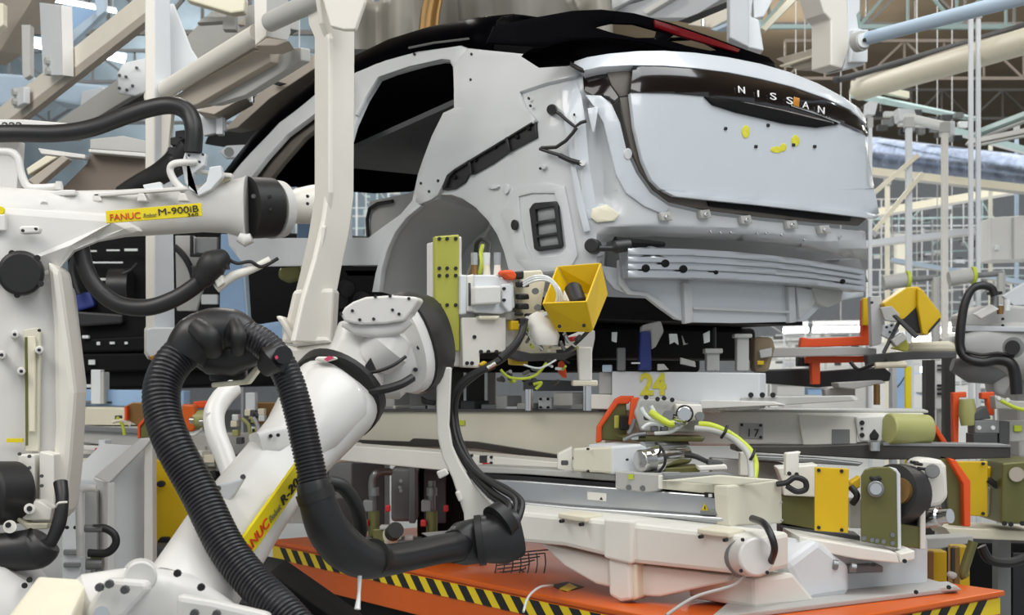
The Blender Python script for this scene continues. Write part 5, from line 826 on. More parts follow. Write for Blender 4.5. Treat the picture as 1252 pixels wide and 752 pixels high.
o3 = T('wide_beam', 'wide grey box beam over the roof beside the carrier tube', 'beam', P(260, 60, 11)); S('web', o3, 'grey', [(213, 60), (258, 14), (330, 2), (330, 30), (246, 78), (213, 100)], Pl(190, 11, 330, 10), .25); S('underside', o3, 'taupe', [(213, 100), (250, 76), (300, 48), (300, 56), (240, 92), (213, 110)], Pl(190, 10.9, 330, 9.9), .3); S('cross_bar', o3, 'cream', [(225, -4), (300, -4), (298, 14), (282, 16), (228, 0)], 9.8, .12, .02); S('lamp_shade', o3, 'grey', [(280, 4), (288, 0), (288, 36), (272, 36), (272, 26), (240, 28), (250, 20), (276, 20)], 10, .1); S('rib', o3, 'taupe', [(300, 20), (318, 0), (318, 34), (290, 30)], 10.2, .1)
o4 = T('service_tray', 'taupe service tray with bolts slung under the carrier tube', 'tray', P(290, 120, 9.6)); S('pan', o4, 'taupe', [(262, 124), (300, 108), (300, 118), (262, 140), (240, 136)], 9.4, .3); S('panel', o4, 'board', [(236, 132), (274, 132), (276, 160), (250, 166), (238, 158)], 9.6, .05); S('upright', o4, 'cool', rc(264, 134, 272, 164), 9.55, .08); CY('stud', o4, 'chrome', (308, 112, 9.2), (308, 125, 9.2), 3); S('grey_rail', o4, 'taupe', [(272, 160), (330, 100), (384, 66), (384, 84), (330, 120), (290, 156)], Pl(270, 10.4, 384, 9.4), .15); S('recess', o4, 'ink', [(330, 102), (336, 99), (348, 102), (340, 105)], Pl(270, 10.3, 384, 9.3), .02, .002); S('blue_strut', o4, 'paleblue', [(354, 92), (384, 76), (384, 104), (372, 112)], 9.8, .1)
o5 = T('brown_beam', 'brown-beige beam crossing above the gantry hanger plate', 'beam', P(20, 30, 12)); S('web', o5, 'taupe', [(-20, -10), (45, -10), (0, 62), (-20, 76)], Pl(-20, 12.4, 50, 11.8), .2); S('lip', o5, 'cream', [(-20, 0), (4, 4), (4, 30), (-20, 50)], 11.7, .1); S('post', o5, 'grey', [(26, 30), (37, 30), (37, 92), (30, 96), (27, 90)], 11.8, .1)
o6 = T('pale_board', 'pale blue panel hanging behind the cream gantry beam', 'board', P(98, 30, 13)); S('panel', o6, 'skyblue', [(76, 4), (122, 14), (110, 28), (100, 36), (76, 34)], 13, .05); S('strut', o6, 'paleblue', [(78, 44), (120, 12), (128, 14), (90, 50), (80, 58)], 12.8, .1); S('hanger', o6, 'paleblue', [(115, -8), (128, -8), (128, 14), (118, 22)], 12.7, .1)
o7 = T('pale_duct', 'pale blue duct low behind the gantry beam', 'duct', P(40, 120, 14)); S('shell', o7, 'paleblue', [(-20, 88), (40, 92), (70, 120), (40, 128), (-20, 130)], 14, .4, .03); S('shell', o7, 'paleblue', [(66, 98), (150, 106), (150, 122), (100, 130), (60, 122)], 14, .4, .03); S('collar', o7, 'cool', [(100, 112), (126, 106), (132, 122), (104, 140), (98, 128)], 13.8, .2)
o8 = T('taupe_board', 'taupe guard board with a white top rail behind the upper hose', 'board', P(130, 240, 9.6)); S('board', o8, 'umber', [(60, 246), (106, 200), (110, 188), (178, 192), (178, 250), (60, 254)], 9.7, .05); S('top_rail', o8, 'robot', [(46, 181), (104, 189), (104, 194), (50, 188)], 9.6, .1); S('top_rail', o8, 'robot', [(108, 182), (178, 187), (178, 192), (108, 186)], 9.6, .1); S('slope_plate', o8, 'grey', [(110, 170), (150, 166), (178, 172), (178, 187), (110, 182)], 9.8, .1); S('slope_bar', o8, 'cream', [(32, 206), (56, 190), (70, 192), (34, 214)], 9.5, .1); S('slope_bar', o8, 'taupe', [(34, 220), (76, 190), (84, 194), (44, 228)], 9.5, .1)
o9 = T('lettered_plate', 'white plate with black figures showing above the upper hose', 'plate', P(10, 160, 8.5)); S('plate', o9, 'robot', [(-20, 146), (30, 146), (100, 152), (100, 170), (-20, 172)], 8.6, .04); text('222', o9, 'ink', (2, 158), (27, 158), 8.56, 8.5, bold=.02); S('support', o9, 'robot', [(-10, 172), (24, 172), (20, 240), (-10, 240)], 8.7, .1)
o10 = T('black_rail', 'black sloping rail under the carrier, in front of the windscreen pillar', 'rail', P(320, 150, 9.3)); S('rail', o10, 'plastic', [(254, 166), (384, 104), (384, 120), (320, 176), (290, 182), (250, 176)], Pl(254, 11.9, 384, 11.3), .1); S('tag_lever', o10, 'board', [(268, 186), (276, 178), (312, 176), (304, 192), (276, 194)], 11.1, .05, .01); CY('lever_pivot', o10, 'midgrey', (280, 186, 11.0), (280, 186, 10.95), 6)
# ---------------------------------------------------------------- far hanger, ducts, columns, trusses
h2 = T('hanger_post', 'cream hanger post with a round pipe socket above the car tail', 'hanger', P(1038, 40, 9.6)); hq = Pl(1014, 9.6, 1060, 9.75)
S('post', h2, 'post', [(1000, -10), (1036, -10), (1038, 60), (1030, 84), (1016, 80), (1016, 24), (1008, 16)], hq, .2, .01); S('post_side', h2, 'cool', [(1036, -10), (1052, -10), (1052, 14), (1048, 18), (1050, 34), (1062, 38), (1060, 74), (1056, 80), (1030, 86), (1036, 60)], hq, .18, .01, off=-.02)
S('socket_plate', h2, 'cool', [(1044, 36), (1062, 36), (1061, 76), (1040, 76)], hq, .1, off=.02); CY('socket', h2, 'grey', (1047, 52, 9.55), (1055, 50, 9.5), 12, 12, 24); CY('socket_rim', h2, 'clear', (1054, 50, 9.5), (1057, 49, 9.47), 9, 9, 24); CY('socket_bore', h2, 'ink', (1057, 49, 9.46), (1057.5, 49, 9.45), 2.5)
CYX('pipe', h2, 'paleblue', (1060, 47, 9.5), (1270, -8, 8.2), 8, 10, 24)
h3 = T('side_hanger', 'pale hanger post standing behind the spoiler', 'hanger', P(912, 40, 11)); S('post', h3, 'board', [(892, -10), (916, -10), (916, 58), (892, 46)], 11, .15, .01); S('post_side', h3, 'cool', [(914, -10), (922, -10), (918, 20), (928, 24), (934, 62), (914, 58)], 11.05, .15, .01); S('diagonal', h3, 'cream', [(930, 34), (972, -10), (984, -10), (936, 38)], 11.3, .08); S('head', h3, 'cool', [(920, -10), (950, -10), (934, 20), (922, 22)], 11.1, .1)
fd = T('cream_duct', 'long cream pipe duct with a dark cable on top beyond the hanger', 'duct', P(1140, 80, 15)); CYX('pipe', fd, 'cream', (1052, 110, 17), (1275, 44, 12.5), 13, 16, 20); TB('cable', fd, 'dgrey', [(1020, 98, 17), (1060, 88, 16.5), (1275, 24, 12.5)], 4); CYX('pipe', fd, 'taupe', (1052, 100, 17.2), (1275, 34, 12.7), 7, 8, 16)
dt = T('cable_tray', 'dark brown cable tray leading to the cream hanger', 'tray', P(985, 70, 12)); S('tray', dt, 'taupe', [(948, 72), (1018, 52), (1018, 76), (975, 86)], Pl(948, 12.6, 1018, 11.5), .15); S('rim', dt, 'cream', [(952, 80), (1018, 60), (1018, 62), (955, 82)], Pl(948, 12.5, 1018, 11.4), .1, .003)
sh = T('grey_drape', 'big grey sheet hanging in soft folds behind the black roof', 'curtain', P(580, 40, 13))
rows = []
for j in range(10):
    z = P(0, 130-j*18, 13).z; rows.append([V((P(400+i*9, 0, 13).x, 13.2+.35*math.sin(i*.42)+.16*math.sin(i*1.1+j*.2)+.05*j*math.sin(i*.2), z)) for i in range(40)])
link('sheet', MB().grid(rows), 'sheet', sh, smooth=True, sharp=3, solid=.02)
rows = [[V((P(520+i*5, 0, 12.6).x+.03*j*(j-5)*.2, 12.55+.05*math.sin(i), P(0, 90-j*18, 12.6).z)) for i in range(5)] for j in range(8)]; link('yellow_fold', MB().grid(rows), 'bronze', sh, smooth=True, sharp=3, solid=.02)
wb = T('sloped_beam', 'grey sloping beams bolted together just beyond the rear spoiler', 'beam', P(810, 10, 13)); wq = Pl(735, 14, 893, 12.6)
S('beam', wb, 'board', [(735, 14), (835, -12), (900, -12), (845, 22), (800, 22)], wq, .2); S('lip', wb, 'robot', [(785, 13), (822, -8), (832, -8), (790, 17)], wq, .2, .004, off=.05); S('dark_beam', wb, 'ink', [(828, 26), (893, 0), (893, 8), (845, 28)], wq, .1, off=.1); S('lower_beam', wb, 'beam', [(840, 30), (893, 8), (893, 22), (870, 34)], wq, .1, off=.1); S('rail', wb, 'paleblue', [(868, 36), (893, 26), (893, 30), (875, 38)], wq, .1, off=.12); CY('stud', wb, 'chrome', (860, 24, 12.6), (860, 32, 12.6), 3)
S('beam', wb, 'cool', [(700, 12), (760, -10), (790, -10), (740, 16)], wq, .2, off=.05)
def bar(name, parent, mat, a, b, r=3, more=0):
    A, B = P(*a), P(*b); B = B+(B-A)*more; d = (B-A).normalized(); u = d.cross(V((0, 1, 0))).normalized(); w = u.cross(d); h = r*(a[2]+b[2])/2/F
    mb = MB(); f = [A+u*h+w*h, A-u*h+w*h, A-u*h-w*h, A+u*h-w*h]; mb.prism(f, [p+(B-A) for p in f]); return link(name, mb, mat, parent)
def truss(label, x0, x1, ya, yb, Y0, Y1, n, mat='teal', r=2.6, grp='roof trusses', name='steel_truss'):
    t = T(name, label, 'truss', P((x0+x1)/2, (ya+yb)/2, (Y0+Y1)/2), grp); Yf = lambda x: Y0+(Y1-Y0)*(x-x0)/(x1-x0)
    bar('top_chord', t, mat, (x0, ya, Y0), (x1, ya+(yb-ya)*0, Y1), r); bar('bottom_chord', t, mat, (x0, yb, Y0), (x1, yb, Y1), r)
    for i in range(n):
        a, b = x0+(x1-x0)*i/n, x0+(x1-x0)*(i+1)/n; bar('brace', t, mat, (a, ya if i % 2 else yb, Yf(a)), (b, yb if i % 2 else ya, Yf(b)), r*.7)
    for i in range(n+1): a = x0+(x1-x0)*i/n; bar('upright', t, mat, (a, ya, Yf(a)), (a, yb, Yf(a)), r*.6)
    return t
truss('pale green roof truss directly above the cream hanger pipe', 930, 1290, -40, 33, 19, 17, 6); truss('dark brown roof truss under the ceiling over the foil duct', 960, 1300, 50, 96, 32, 30, 7, 'umber', 1.8); truss('brown roof truss higher and nearer than the foil duct', 940, 1300, -30, 30, 28, 27, 6, 'darksteel', 2.4); truss('brown roof truss farthest beyond the columns', 1040, 1300, 110, 145, 40, 39, 7, 'darksteel', 1.6)
truss('teal roof truss high behind the gantry beam', -40, 420, -30, 40, 22, 24, 8, 'darksteel', 3); truss('dark truss behind the pale duct', -40, 420, 62, 100, 26, 28, 9, 'dgrey', 2); truss('dark roof truss farthest behind the carrier post', -40, 460, 118, 150, 32, 33, 10, 'dgrey', 2)
tb = T('teal_beam', 'teal steel beam running under the cream duct to the double column', 'beam', P(1110, 130, 16)); S('web', tb, 'teal', [(1040, 112), (1185, 143), (1185, 148), (1040, 120)], Pl(1040, 20.5, 1185, 17.5), .15); CY('rod', tb, 'clear', (1100, 142, 15.5), (1160, 156, 15), 6, 6); S('clamp', tb, 'cool', [(1098, 132), (1118, 134), (1122, 146), (1100, 148)], 15.4, .2); S('clamp', tb, 'cool', rc(1155, 148, 1168, 164), 15, .2); S('hook', tb, 'cool', [(1062, 124), (1074, 124), (1070, 140), (1060, 140)], 16, .2); S('short_beam', tb, 'cream', [(1042, 98), (1112, 112), (1112, 120), (1042, 106)], 19.5, .1)
for k in range(26):
    x, y = 1066+random.random()*116, 136+random.random()*34; S('fixture', tb, random.choice(['dgrey', 'steel', 'clear', 'midgrey', 'ink']), rc(x-random.uniform(3, 9), y-3, x+5, y+random.uniform(2, 5)), 17+random.random()*2, .1, .004)
def column(label, x, w, y0, Y, mat='cool', lean=0):
    t = T('support_column', label, 'column', (P(x, 0, Y).x, Y, 0), 'slim pale columns'); p = P(x, y0, Y); h = w*Y/F/2
    link('shaft', MB().box((p.x, Y, p.z/2), (2*h, 2*h, p.z)), mat, t); link('base', MB().box((p.x, Y, .02), (5*h, 5*h, .04)), 'grey', t); link('cap', MB().box((p.x, Y, p.z), (3*h, 3*h, .1)), 'grey', t)
column('slim pale column nearest the car tail edge', 1064, 4, 150, 14.5); column('slim pale column with braces between tail and cable', 1111, 7, 150, 14.8); column('slim pale column carrying the teal beam clamp', 1155, 7, 156, 15, 'white'); column('slim post of the double column nearer the teal beam', 1187, 5, 16, 13.5, 'cool'); column('slim post of the double column on the outer side', 1196, 5, 16, 13.5, 'cool'); column('slim column under the foil duct end', 1243, 4, 158, 20, 'paleblue'); column('cream column farther off by the lattice racks', 1085, 5, 222, 22, 'cream'); column('cream broad column among the lattice racks', 1101, 13, 290, 25.6, 'beige'); column('cream column behind the foil duct', 1211, 4, 166, 21, 'beige')
fo = T('foil_duct', 'crinkled silver foil duct running behind the columns', 'duct', P(1160, 195, 19)); CYX('pipe', fo, 'foil', (1030, 184, 21), (1290, 218, 18.5), 21, 24, 40); 
for i in range(6): x = 1070+i*36; CY('band', fo, 'steel', (x, 189.2+i*4.7, 20.6-.35*i), (x+2, 189.5+i*4.7, 20.6-.35*i), 22, 22, 30)
for k, (a, b, r, m, lab) in enumerate((((1064, 210, 19), (1275, 234, 17.5), 5, 'cream', 'cream beam just under the foil duct'), ((1060, 262, 23.5), (1275, 226, 22.5), 5, 'cream', 'cream pipe sloping up past the columns'), ((1060, 298, 22), (1215, 280, 20), 4, 'board', 'pale pipe under the sloping cream pipe'), ((1090, 318, 16), (1275, 350, 15), 3, 'paleblue', 'pale rail in front of the lattice racks'), ((1130, 150, 20), (1275, 190, 19), 4, 'teal', 'teal pipe over the foil duct'), ((1195, 165, 18), (1275, 135, 16), 5, 'teal', 'teal beam beyond the double column'), ((1185, 176, 17), (1285, 156, 15), 4, 'grey', 'grey beam beneath the teal beam beyond the double column'), ((1060, 415, 26.5), (1260, 410, 26.5), 6, 'robot', 'white rail low beyond the yellow box tool'))):
    t = T('steel_rail', lab, 'rail', P((a[0]+b[0])/2, (a[1]+b[1])/2, (a[2]+b[2])/2)); bar('bar', t, m, a, b, r, more=.5 if b[0] > 1240 else 0); bar('lip', t, 'grey', (a[0], a[1]+r, a[2]-.1), (b[0], b[1]+r, b[2]-.1), r*.3, more=.5 if b[0] > 1240 else 0)
for a, b, lab in (((1064, 240, 14.6), (1122, 190, 14.8), 'upper pale brace between the slim columns'), ((1066, 286, 14.6), (1128, 212, 14.8), 'lower pale brace between the slim columns')):
    t = T('diagonal_brace', lab, 'brace', P(1094, 240, 14.7)); bar('bar', t, 'cream', a, b, 2.6); bar('foot', t, 'grey', (a[0], a[1]+2, a[2]), (a[0]+4, a[1]-2, a[2]), 4)
hc = T('hanging_cabinet', 'white box cabinet beyond the double column', 'cabinet', P(1235, 318, 18)); S('box', hc, 'robot', [(1212, 266), (1275, 262), (1275, 316), (1212, 318)], 18, .6); S('door_seam', hc, 'grey', rc(1238, 266, 1240, 317), 17.98, .02, 0); S('latch', hc, 'clear', rc(1216, 300, 1222, 306), 17.97, .03)
# lattice racks deep in the hall
def rack(label, x0, x1, y0, y1, Y, nx, ny, mats):
    t = T('storage_rack', label, 'rack', (P((x0+x1)/2, 0, Y).x, Y, 0), 'lattice racks deep in the hall')
    R = random.uniform
    xs = [x0+(x1-x0)*(i+R(-.28, .28)*(0 < i < nx))/nx for i in range(nx+1)]; ys = [y0+(y1-y0)*(j+R(-.3, .3)*(0 < j < ny))/ny for j in range(ny+1)]
    for i, x in enumerate(xs): bar('upright', t, mats[i % len(mats)], (x, y0 if i % 2 else y0+R(0, (y1-y0)*.4), Y), (x, y1 if i % 3 else y1-R(0, (y1-y0)*.4), Y), R(.45, 1.1))
    for j, y in enumerate(ys): a = R(0, .5) if j % 2 else 0; bar('shelf', t, mats[(j+1) % len(mats)], (x0+(x1-x0)*a, y, Y), (x1, y-R(0, 7), Y+R(0, 1)), R(.5, 1.2))
    for i in range(nx): x = xs[i]; k = R(0, .7); bar('brace', t, mats[-1], (x, y0+(y1-y0)*k, Y+.2), (xs[i+1], y0+(y1-y0)*(k+R(-.2, .3)), Y+.2), .6)
    for k in range(nx*3): x, y = R(x0, x1-8), R(y0, y1-6); S('bay_panel', t, random.choice(mats+['midgrey', 'dgrey', 'dgrey', 'board', 'steel', 'darksteel']), rc(x, y, x+R(3, 13), y+R(2, 9)), Y+R(.3, 1), .1, .004)
    for x in (x0, x1):
        p, q = P(x, y1, Y), P(x+2, y1, Y); link('leg', MB().box((p.x, Y, p.z/2), (q.x-p.x, .06, p.z)), 'midgrey', t)
rack('pale lattice rack behind the slim braced columns', 1064, 1215, 244, 330, 27, 12, 8, ['board', 'grey', 'midgrey', 'teal']); rack('pale lattice rack behind the grey rollers', 1060, 1255, 330, 400, 29, 13, 7, ['robot', 'board', 'teal', 'grey']); rack('lattice rack below the car tail', 940, 1070, 396, 452, 31, 9, 5, ['robot', 'board', 'grey']); rack('lattice rack seen through the door opening', 296, 515, 205, 300, 26, 16, 6, ['teal', 'board', 'grey']); rack('lattice rack above the door opening rack', 296, 600, 130, 205, 30, 16, 5, ['dgrey', 'teal', 'midgrey']); rack('lattice rack beyond the second robot body', 1090, 1260, 446, 500, 26, 6, 4, ['robot', 'board', 'paleblue'])
for x0, x1, y0, y1, Y, lab in ((1062, 1290, 404, 520, 30, 'white partition wall low behind the second robot'), (930, 1060, 414, 520, 33, 'white partition wall low behind the orange fork')):
    t = T('white_partition', lab, 'partition', (P(x0, 0, Y).x, Y, 0)); a, b = P(x0, y0, Y), P(x1, y0, Y); link('sheet', MB().box(((a.x+b.x)/2, Y, a.z/2), (b.x-a.x, .1, a.z)), 'robot', t); link('cap_rail', MB().box(((a.x+b.x)/2, Y-.05, a.z), (b.x-a.x, .2, .08)), 'grey', t)
# lamps
def rod(t, x, y, Y, r=.007):
    p = P(x, y, Y); link('suspension_rod', MB().cyl(p, V((p.x, p.y, 12.02)), r, r, 6), 'grey', t)
rod(dt, 984, 64, 11.9)
for a, b, lab in (((60, -1, 20), (142, 14, 20), 'lamp tube highest behind the gantry hanger plate'), ((8, 50, 21), (52, 58, 21), 'lamp tube behind the brown-beige beam'), ((124, 69, 21), (152, 75, 21), 'short lamp tube beneath the gantry beam'), ((344, 203, 22), (388, 207, 22), 'lamp tube seen through the front door opening'), ((434, 213, 22), (516, 222, 22), 'lamp tube seen through the rear door opening')):
    t = T('lamp_tube', lab, 'lamp', P((a[0]+b[0])/2, a[1], a[2]), 'fluorescent lamp tubes'); rod(t, (a[0]+b[0])/2, (a[1]+b[1])/2-3, a[2]+.05); CY('tube', t, 'tube', a, b, 2.2, 2.2, 10); bar('housing', t, 'robot', (a[0], a[1]-3, a[2]+.05), (b[0], b[1]-3, b[2]+.05), 1.4)
for x0, x1, y, lab in ((958, 988, 404, 'bright work lamp below the car tail, inner one'), (994, 1062, 403, 'long bright work lamp below the car tail'), (1094, 1148, 416, 'bright work lamp under the yellow box tool'), (1150, 1178, 404, 'bright work lamp beside the second robot hose'), (1126, 1166, 452, 'low bright lamp under the second robot')):
    Ye = 24 if y < 440 else 21; t = T('work_lamp', lab, 'lamp', P((x0+x1)/2, y, Ye), 'bright work lamps'); rod(t, (x0+x1)/2, y-9, Ye+.05); CY('tube', t, 'brightlamp', (x0, y, Ye), (x1, y-1, Ye), 3.8, 3.8, 10); bar('housing', t, 'robot', (x0, y-8, Ye+.05), (x1, y-9, Ye+.05), 2.5)
for x0, x1, y0, y1, lab in ((38, 60, 44, 55, 'small blue roof light by the brown-beige beam'), (72, 86, 32, 44, 'small blue roof light beside the hanger plate'), (126, 154, 61, 68, 'small blue roof light beneath the gantry beam')):
    t = T('roof_light', lab, 'window', P(x0, y0, 26), 'blue roof lights'); S('pane', t, 'skylight', [(x0, y0), (x1, y0+4), (x1, y1+4), (x0, y1)], 26, .05); bar('sash', t, 'robot', (x0, y1+1, 25.9), (x1, y1+5, 25.9), 1)
# ---------------------------------------------------------------- second line robot and its tool, beyond the car tail
r3 = T('second_line_robot', 'grey-white robot beyond the belt drive with a black hose arching over it', 'robot', P(1215, 470, 9.6))
link('arm', MB().limb([(1150, 423, 9.5, 9), (1175, 422, 9.5, 12), (1200, 421, 9.6, 22), (1225, 424, 9.7, 34), (1275, 430, 9.8, 40)], e=3), 'grey', r3, smooth=True); S('top_block', r3, 'grey', [(1178, 384), (1200, 374), (1222, 372), (1275, 376), (1275, 402), (1180, 400)], 9.6, .3, .02); S('plate', r3, 'board', [(1180, 398), (1275, 400), (1275, 406), (1180, 405)], 9.5, .3)
CY('bore_rim', r3, 'midgrey', (1239, 425, 9.35), (1239, 425, 9.28), 13, 13); CY('bore', r3, 'ink', (1238, 425, 9.28), (1238, 425, 9.26), 9); link('belly', MB().limb([(1164, 446, 9.7, 8), (1185, 452, 9.7, 16), (1210, 450, 9.7, 20), (1225, 446, 9.7, 16)], e=2.4), 'midgrey', r3, smooth=True); S('lower_arm', r3, 'grey', [(1212, 444), (1232, 448), (1236, 470), (1228, 485), (1216, 480)], 9.65, .2, .02); bolts(r3, [(1226, 390), (1226, 398), (1198, 385)], 9.55, .01, 'ink')
S('column', r3, 'grey', [(1240, 440), (1275, 440), (1275, 560), (1246, 560)], 9.9, .4, .02)
S('wing_plate', r3, 'robot', [(1190, 384), (1212, 372), (1222, 378), (1200, 390)], 9.45, .03); CY('fitting', r3, 'steel', (1216, 362, 9.5), (1216, 378, 9.5), 5); CY('fitting', r3, 'bronze', (1223, 374, 9.5), (1223, 384, 9.5), 4); CY('fitting', r3, 'clear', (1231, 366, 9.5), (1231, 380, 9.5), 4); S('fitting_cap', r3, 'ink', rc(1212, 356, 1226, 360), 9.5, .1); S('brace_plate', r3, 'board', [(1226, 362), (1252, 346), (1275, 340), (1275, 372), (1240, 374)], 9.9, .05)
TB('hose', r3, 'plastic', [(1216, 362, 9.4), (1212, 352, 9.4), (1200, 349, 9.4), (1188, 354, 9.4), (1180, 370, 9.4), (1176, 390, 9.4), (1174, 408, 9.4), (1174, 425, 9.4), (1182, 438, 9.38), (1200, 443, 9.35), (1220, 440, 9.33), (1235, 444, 9.3), (1241, 458, 9.3), (1243, 482, 9.3)], [5, 5, 5, 5, 5.4, 5.6, 6, 6, 6, 6, 6.5, 7, 7.5, 7.5], 14)
TB('cable', r3, 'rubber', [(1180, 430, 9.36), (1200, 434, 9.34), (1222, 432, 9.3), (1240, 436, 9.28)], 2)
t3 = T('box_tool', 'tool with a tilted yellow box, white plate and orange fork by the second robot', 'tool', P(1080, 430, 9.2))
yb_ = [(1080, 371), (1109, 351), (1122, 350), (1128, 354), (1122, 374), (1106, 392), (1084, 384)]
S('box_top', t3, 'yellow', yb_, 9.2, .16, .008); S('box_side', t3, 'yellow', [(1122, 352), (1128, 354), (1151, 384), (1151, 391), (1134, 410), (1128, 408), (1122, 374)], 9.16, .16, .008); S('box_opening', t3, 'ink', [(1122, 374), (1129, 408), (1118, 406), (1100, 392)], 9.2, .1); S('box_edge', t3, 'ink', [(1136, 404), (1150, 388), (1150, 392), (1136, 408)], 9.14, .02)
S('box_flap', t3, 'grey', [(1076, 376), (1090, 374), (1100, 384), (1098, 394), (1082, 392)], 9.1, .03); S('plate', t3, 'board', [(1064, 362), (1078, 362), (1080, 375), (1078, 420), (1066, 424)], 9.3, .08); S('drilled_plate', t3, 'board', [(1080, 398), (1092, 394), (1100, 404), (1090, 416), (1078, 410)], 9.05, .04); bolts(t3, [(1084, 400), (1090, 398), (1088, 406), (1093, 404), (1066, 370)], 9.02, .009, 'ink')
S('link_bar', t3, 'dgrey', [(1092, 386), (1096, 384), (1124, 410), (1120, 414)], 9.0, .04); S('link_block', t3, 'grey', [(1090, 416), (1104, 406), (1110, 414), (1096, 424)], 9.0, .08); S('green_block', t3, 'oliveplate', [(1092, 426), (1108, 412), (1112, 426), (1110, 430)], 9.1, .08); TB('link_rod', t3, 'dgrey', [(1100, 392, 9.05), (1088, 416, 9.05), (1080, 432, 9.05)], 2.4)
S('carrier_bar', t3, 'cream', [(1112, 418), (1160, 417), (1175, 422), (1175, 430), (1112, 430)], 9.4, .12, .02); S('under_bar', t3, 'dgrey', [(1060, 434), (1100, 430), (1170, 430), (1170, 438), (1110, 440), (1062, 448)], 9.3, .1); S('grey_bar', t3, 'grey', [(940, 425), (1045, 424), (1072, 426), (1072, 434), (945, 437)], 9.4, .1)
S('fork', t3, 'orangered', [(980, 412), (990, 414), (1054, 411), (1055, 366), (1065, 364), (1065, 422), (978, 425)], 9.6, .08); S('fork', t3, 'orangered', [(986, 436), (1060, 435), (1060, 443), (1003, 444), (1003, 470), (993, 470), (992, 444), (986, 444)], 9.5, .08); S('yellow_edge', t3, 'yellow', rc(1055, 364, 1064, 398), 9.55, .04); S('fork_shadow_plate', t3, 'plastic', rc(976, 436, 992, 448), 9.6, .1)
S('black_bar', t3, 'plastic', [(925, 452), (1000, 450), (1000, 454), (1080, 448), (1090, 456), (1088, 466), (1000, 474), (928, 468)], 9.8, .15, .02); S('foot_plate', t3, 'grey', [(1024, 468), (1078, 465), (1084, 468), (1044, 476), (1026, 474)], 9.2, .2); CY('foot_post', t3, 'bronze', (1072, 470, 9.2), (1072, 495, 9.2), 4); S('foot_block', t3, 'grey', [(1008, 476), (1046, 470), (1046, 486), (1010, 490)], 9.4, .1); TB('cable', t3, 'rubber', [(1040, 443, 9.3), (1050, 452, 9.25), (1066, 446, 9.2), (1084, 440, 9.2)], 2.4); TB('sleeve', t3, 'cream', [(1070, 447, 9.1), (1090, 446, 9.1), (1108, 446, 9.1)], 4)
for x0, x1, y0, y1, lab in ((1080, 1112, 346, 342, 'grey roller with lime collar behind the yellow box'), (1160, 1192, 341, 337, 'grey roller with lime collar above the second robot hose')):
    t = T('grey_roller', lab, 'roller', P(x0, y0, 13), 'grey rollers with lime collars'); CY('drum', t, 'grey', (x0, y0, 13), (x1-4, y1, 13), 9, 9, 24); CY('collar', t, 'lime', (x1-4, y1, 13), (x1, y1, 13), 11, 11, 24); CY('axle', t, 'midgrey', (x1, y1, 13), (x1+34, y1-3, 13), 3.5); q = P(x1+32, y1-3, 13); link('stand', MB().cyl(q, V((q.x, q.y, 0)), .04, .04, 8), 'grey', t)
# second belt drive beyond the first
d2 = T('second_belt_drive', 'second belt drive with yellow plate and olive box beyond the first one', 'drive', P(1215, 650, 8.2))
S('guard_plate', d2, 'yellow', [(1170, 564), (1208, 564), (1208, 632), (1174, 630)], 8.2, .03); bolts(d2, [(1202, 628), (1202, 567)], 8.18, .01, 'ink'); S('cone', d2, 'yellow', [(1208, 572), (1224, 564), (1224, 584), (1208, 588)], 8.3, .15); TB('belt', d2, 'rubber', [(1208, 586, 8.2), (1222, 596, 8.2), (1228, 594, 8.2)], 4); S('box', d2, 'olive', [(1226, 566), (1275, 562), (1275, 642), (1224, 640)], 8.1, .4, .01); CY('box_disc', d2, 'taupe', (1243, 580, 8.1), (1243, 580, 8.07), 9)
S('cover', d2, 'grey', rc(1208, 596, 1226, 630), 8.3, .1); S('base_beam', d2, 'cream', [(1155, 645), (1275, 650), (1275, 662), (1165, 658)], 8.2, .4); S('cross_plate', d2, 'grey', [(1100, 660), (1190, 655), (1190, 664), (1120, 676), (1100, 672)], 7.9, .15); bolts(d2, [(1228, 640), (1236, 641), (1250, 640)], 8.05, .014, 'ink')
m2 = T('second_fixture', 'grey clamp fixture with orange guards and lime cable on the second line', 'fixture', P(1210, 540, 8.8))
S('guard', m2, 'orangered', [(1165, 480), (1182, 479), (1182, 486), (1173, 486), (1172, 545), (1166, 545)], 8.9, .06); S('guard', m2, 'orangered', [(1200, 480), (1216, 479), (1216, 508), (1208, 508), (1207, 488), (1200, 488)], 8.9, .06); link('sleeve', MB().limb([(1182, 488, 8.85, 9), (1183, 505, 8.85, 11), (1184, 520, 8.85, 9)], e=2.4), 'oroll', m2, smooth=True); S('clamp', m2, 'dgrey', [(1190, 506), (1206, 496), (1212, 512), (1192, 514)], 8.8, .1)
S('block', m2, 'midgrey', rc(1192, 514, 1222, 530), 8.8, .15); S('block', m2, 'dgrey', rc(1190, 530, 1220, 545), 8.8, .15); S('block', m2, 'grey', rc(1234, 515, 1275, 540), 8.85, .15); S('post', m2, 'dgrey', rc(1222, 515, 1234, 545), 8.8, .1); S('upper_plate', m2, 'grey', [(1216, 484), (1240, 490), (1275, 492), (1275, 502), (1218, 500)], 8.75, .1); TB('lime_cable', m2, 'lime', [(1224, 490, 8.7), (1240, 498, 8.7), (1256, 502, 8.7)], 2.4); S('lime_tag', m2, 'lime', rc(1240, 520, 1250, 528), 8.83, .02); bolts(m2, [(1197, 523), (1214, 523), (1221, 487), (1232, 489)], 8.75, .014, 'clear')
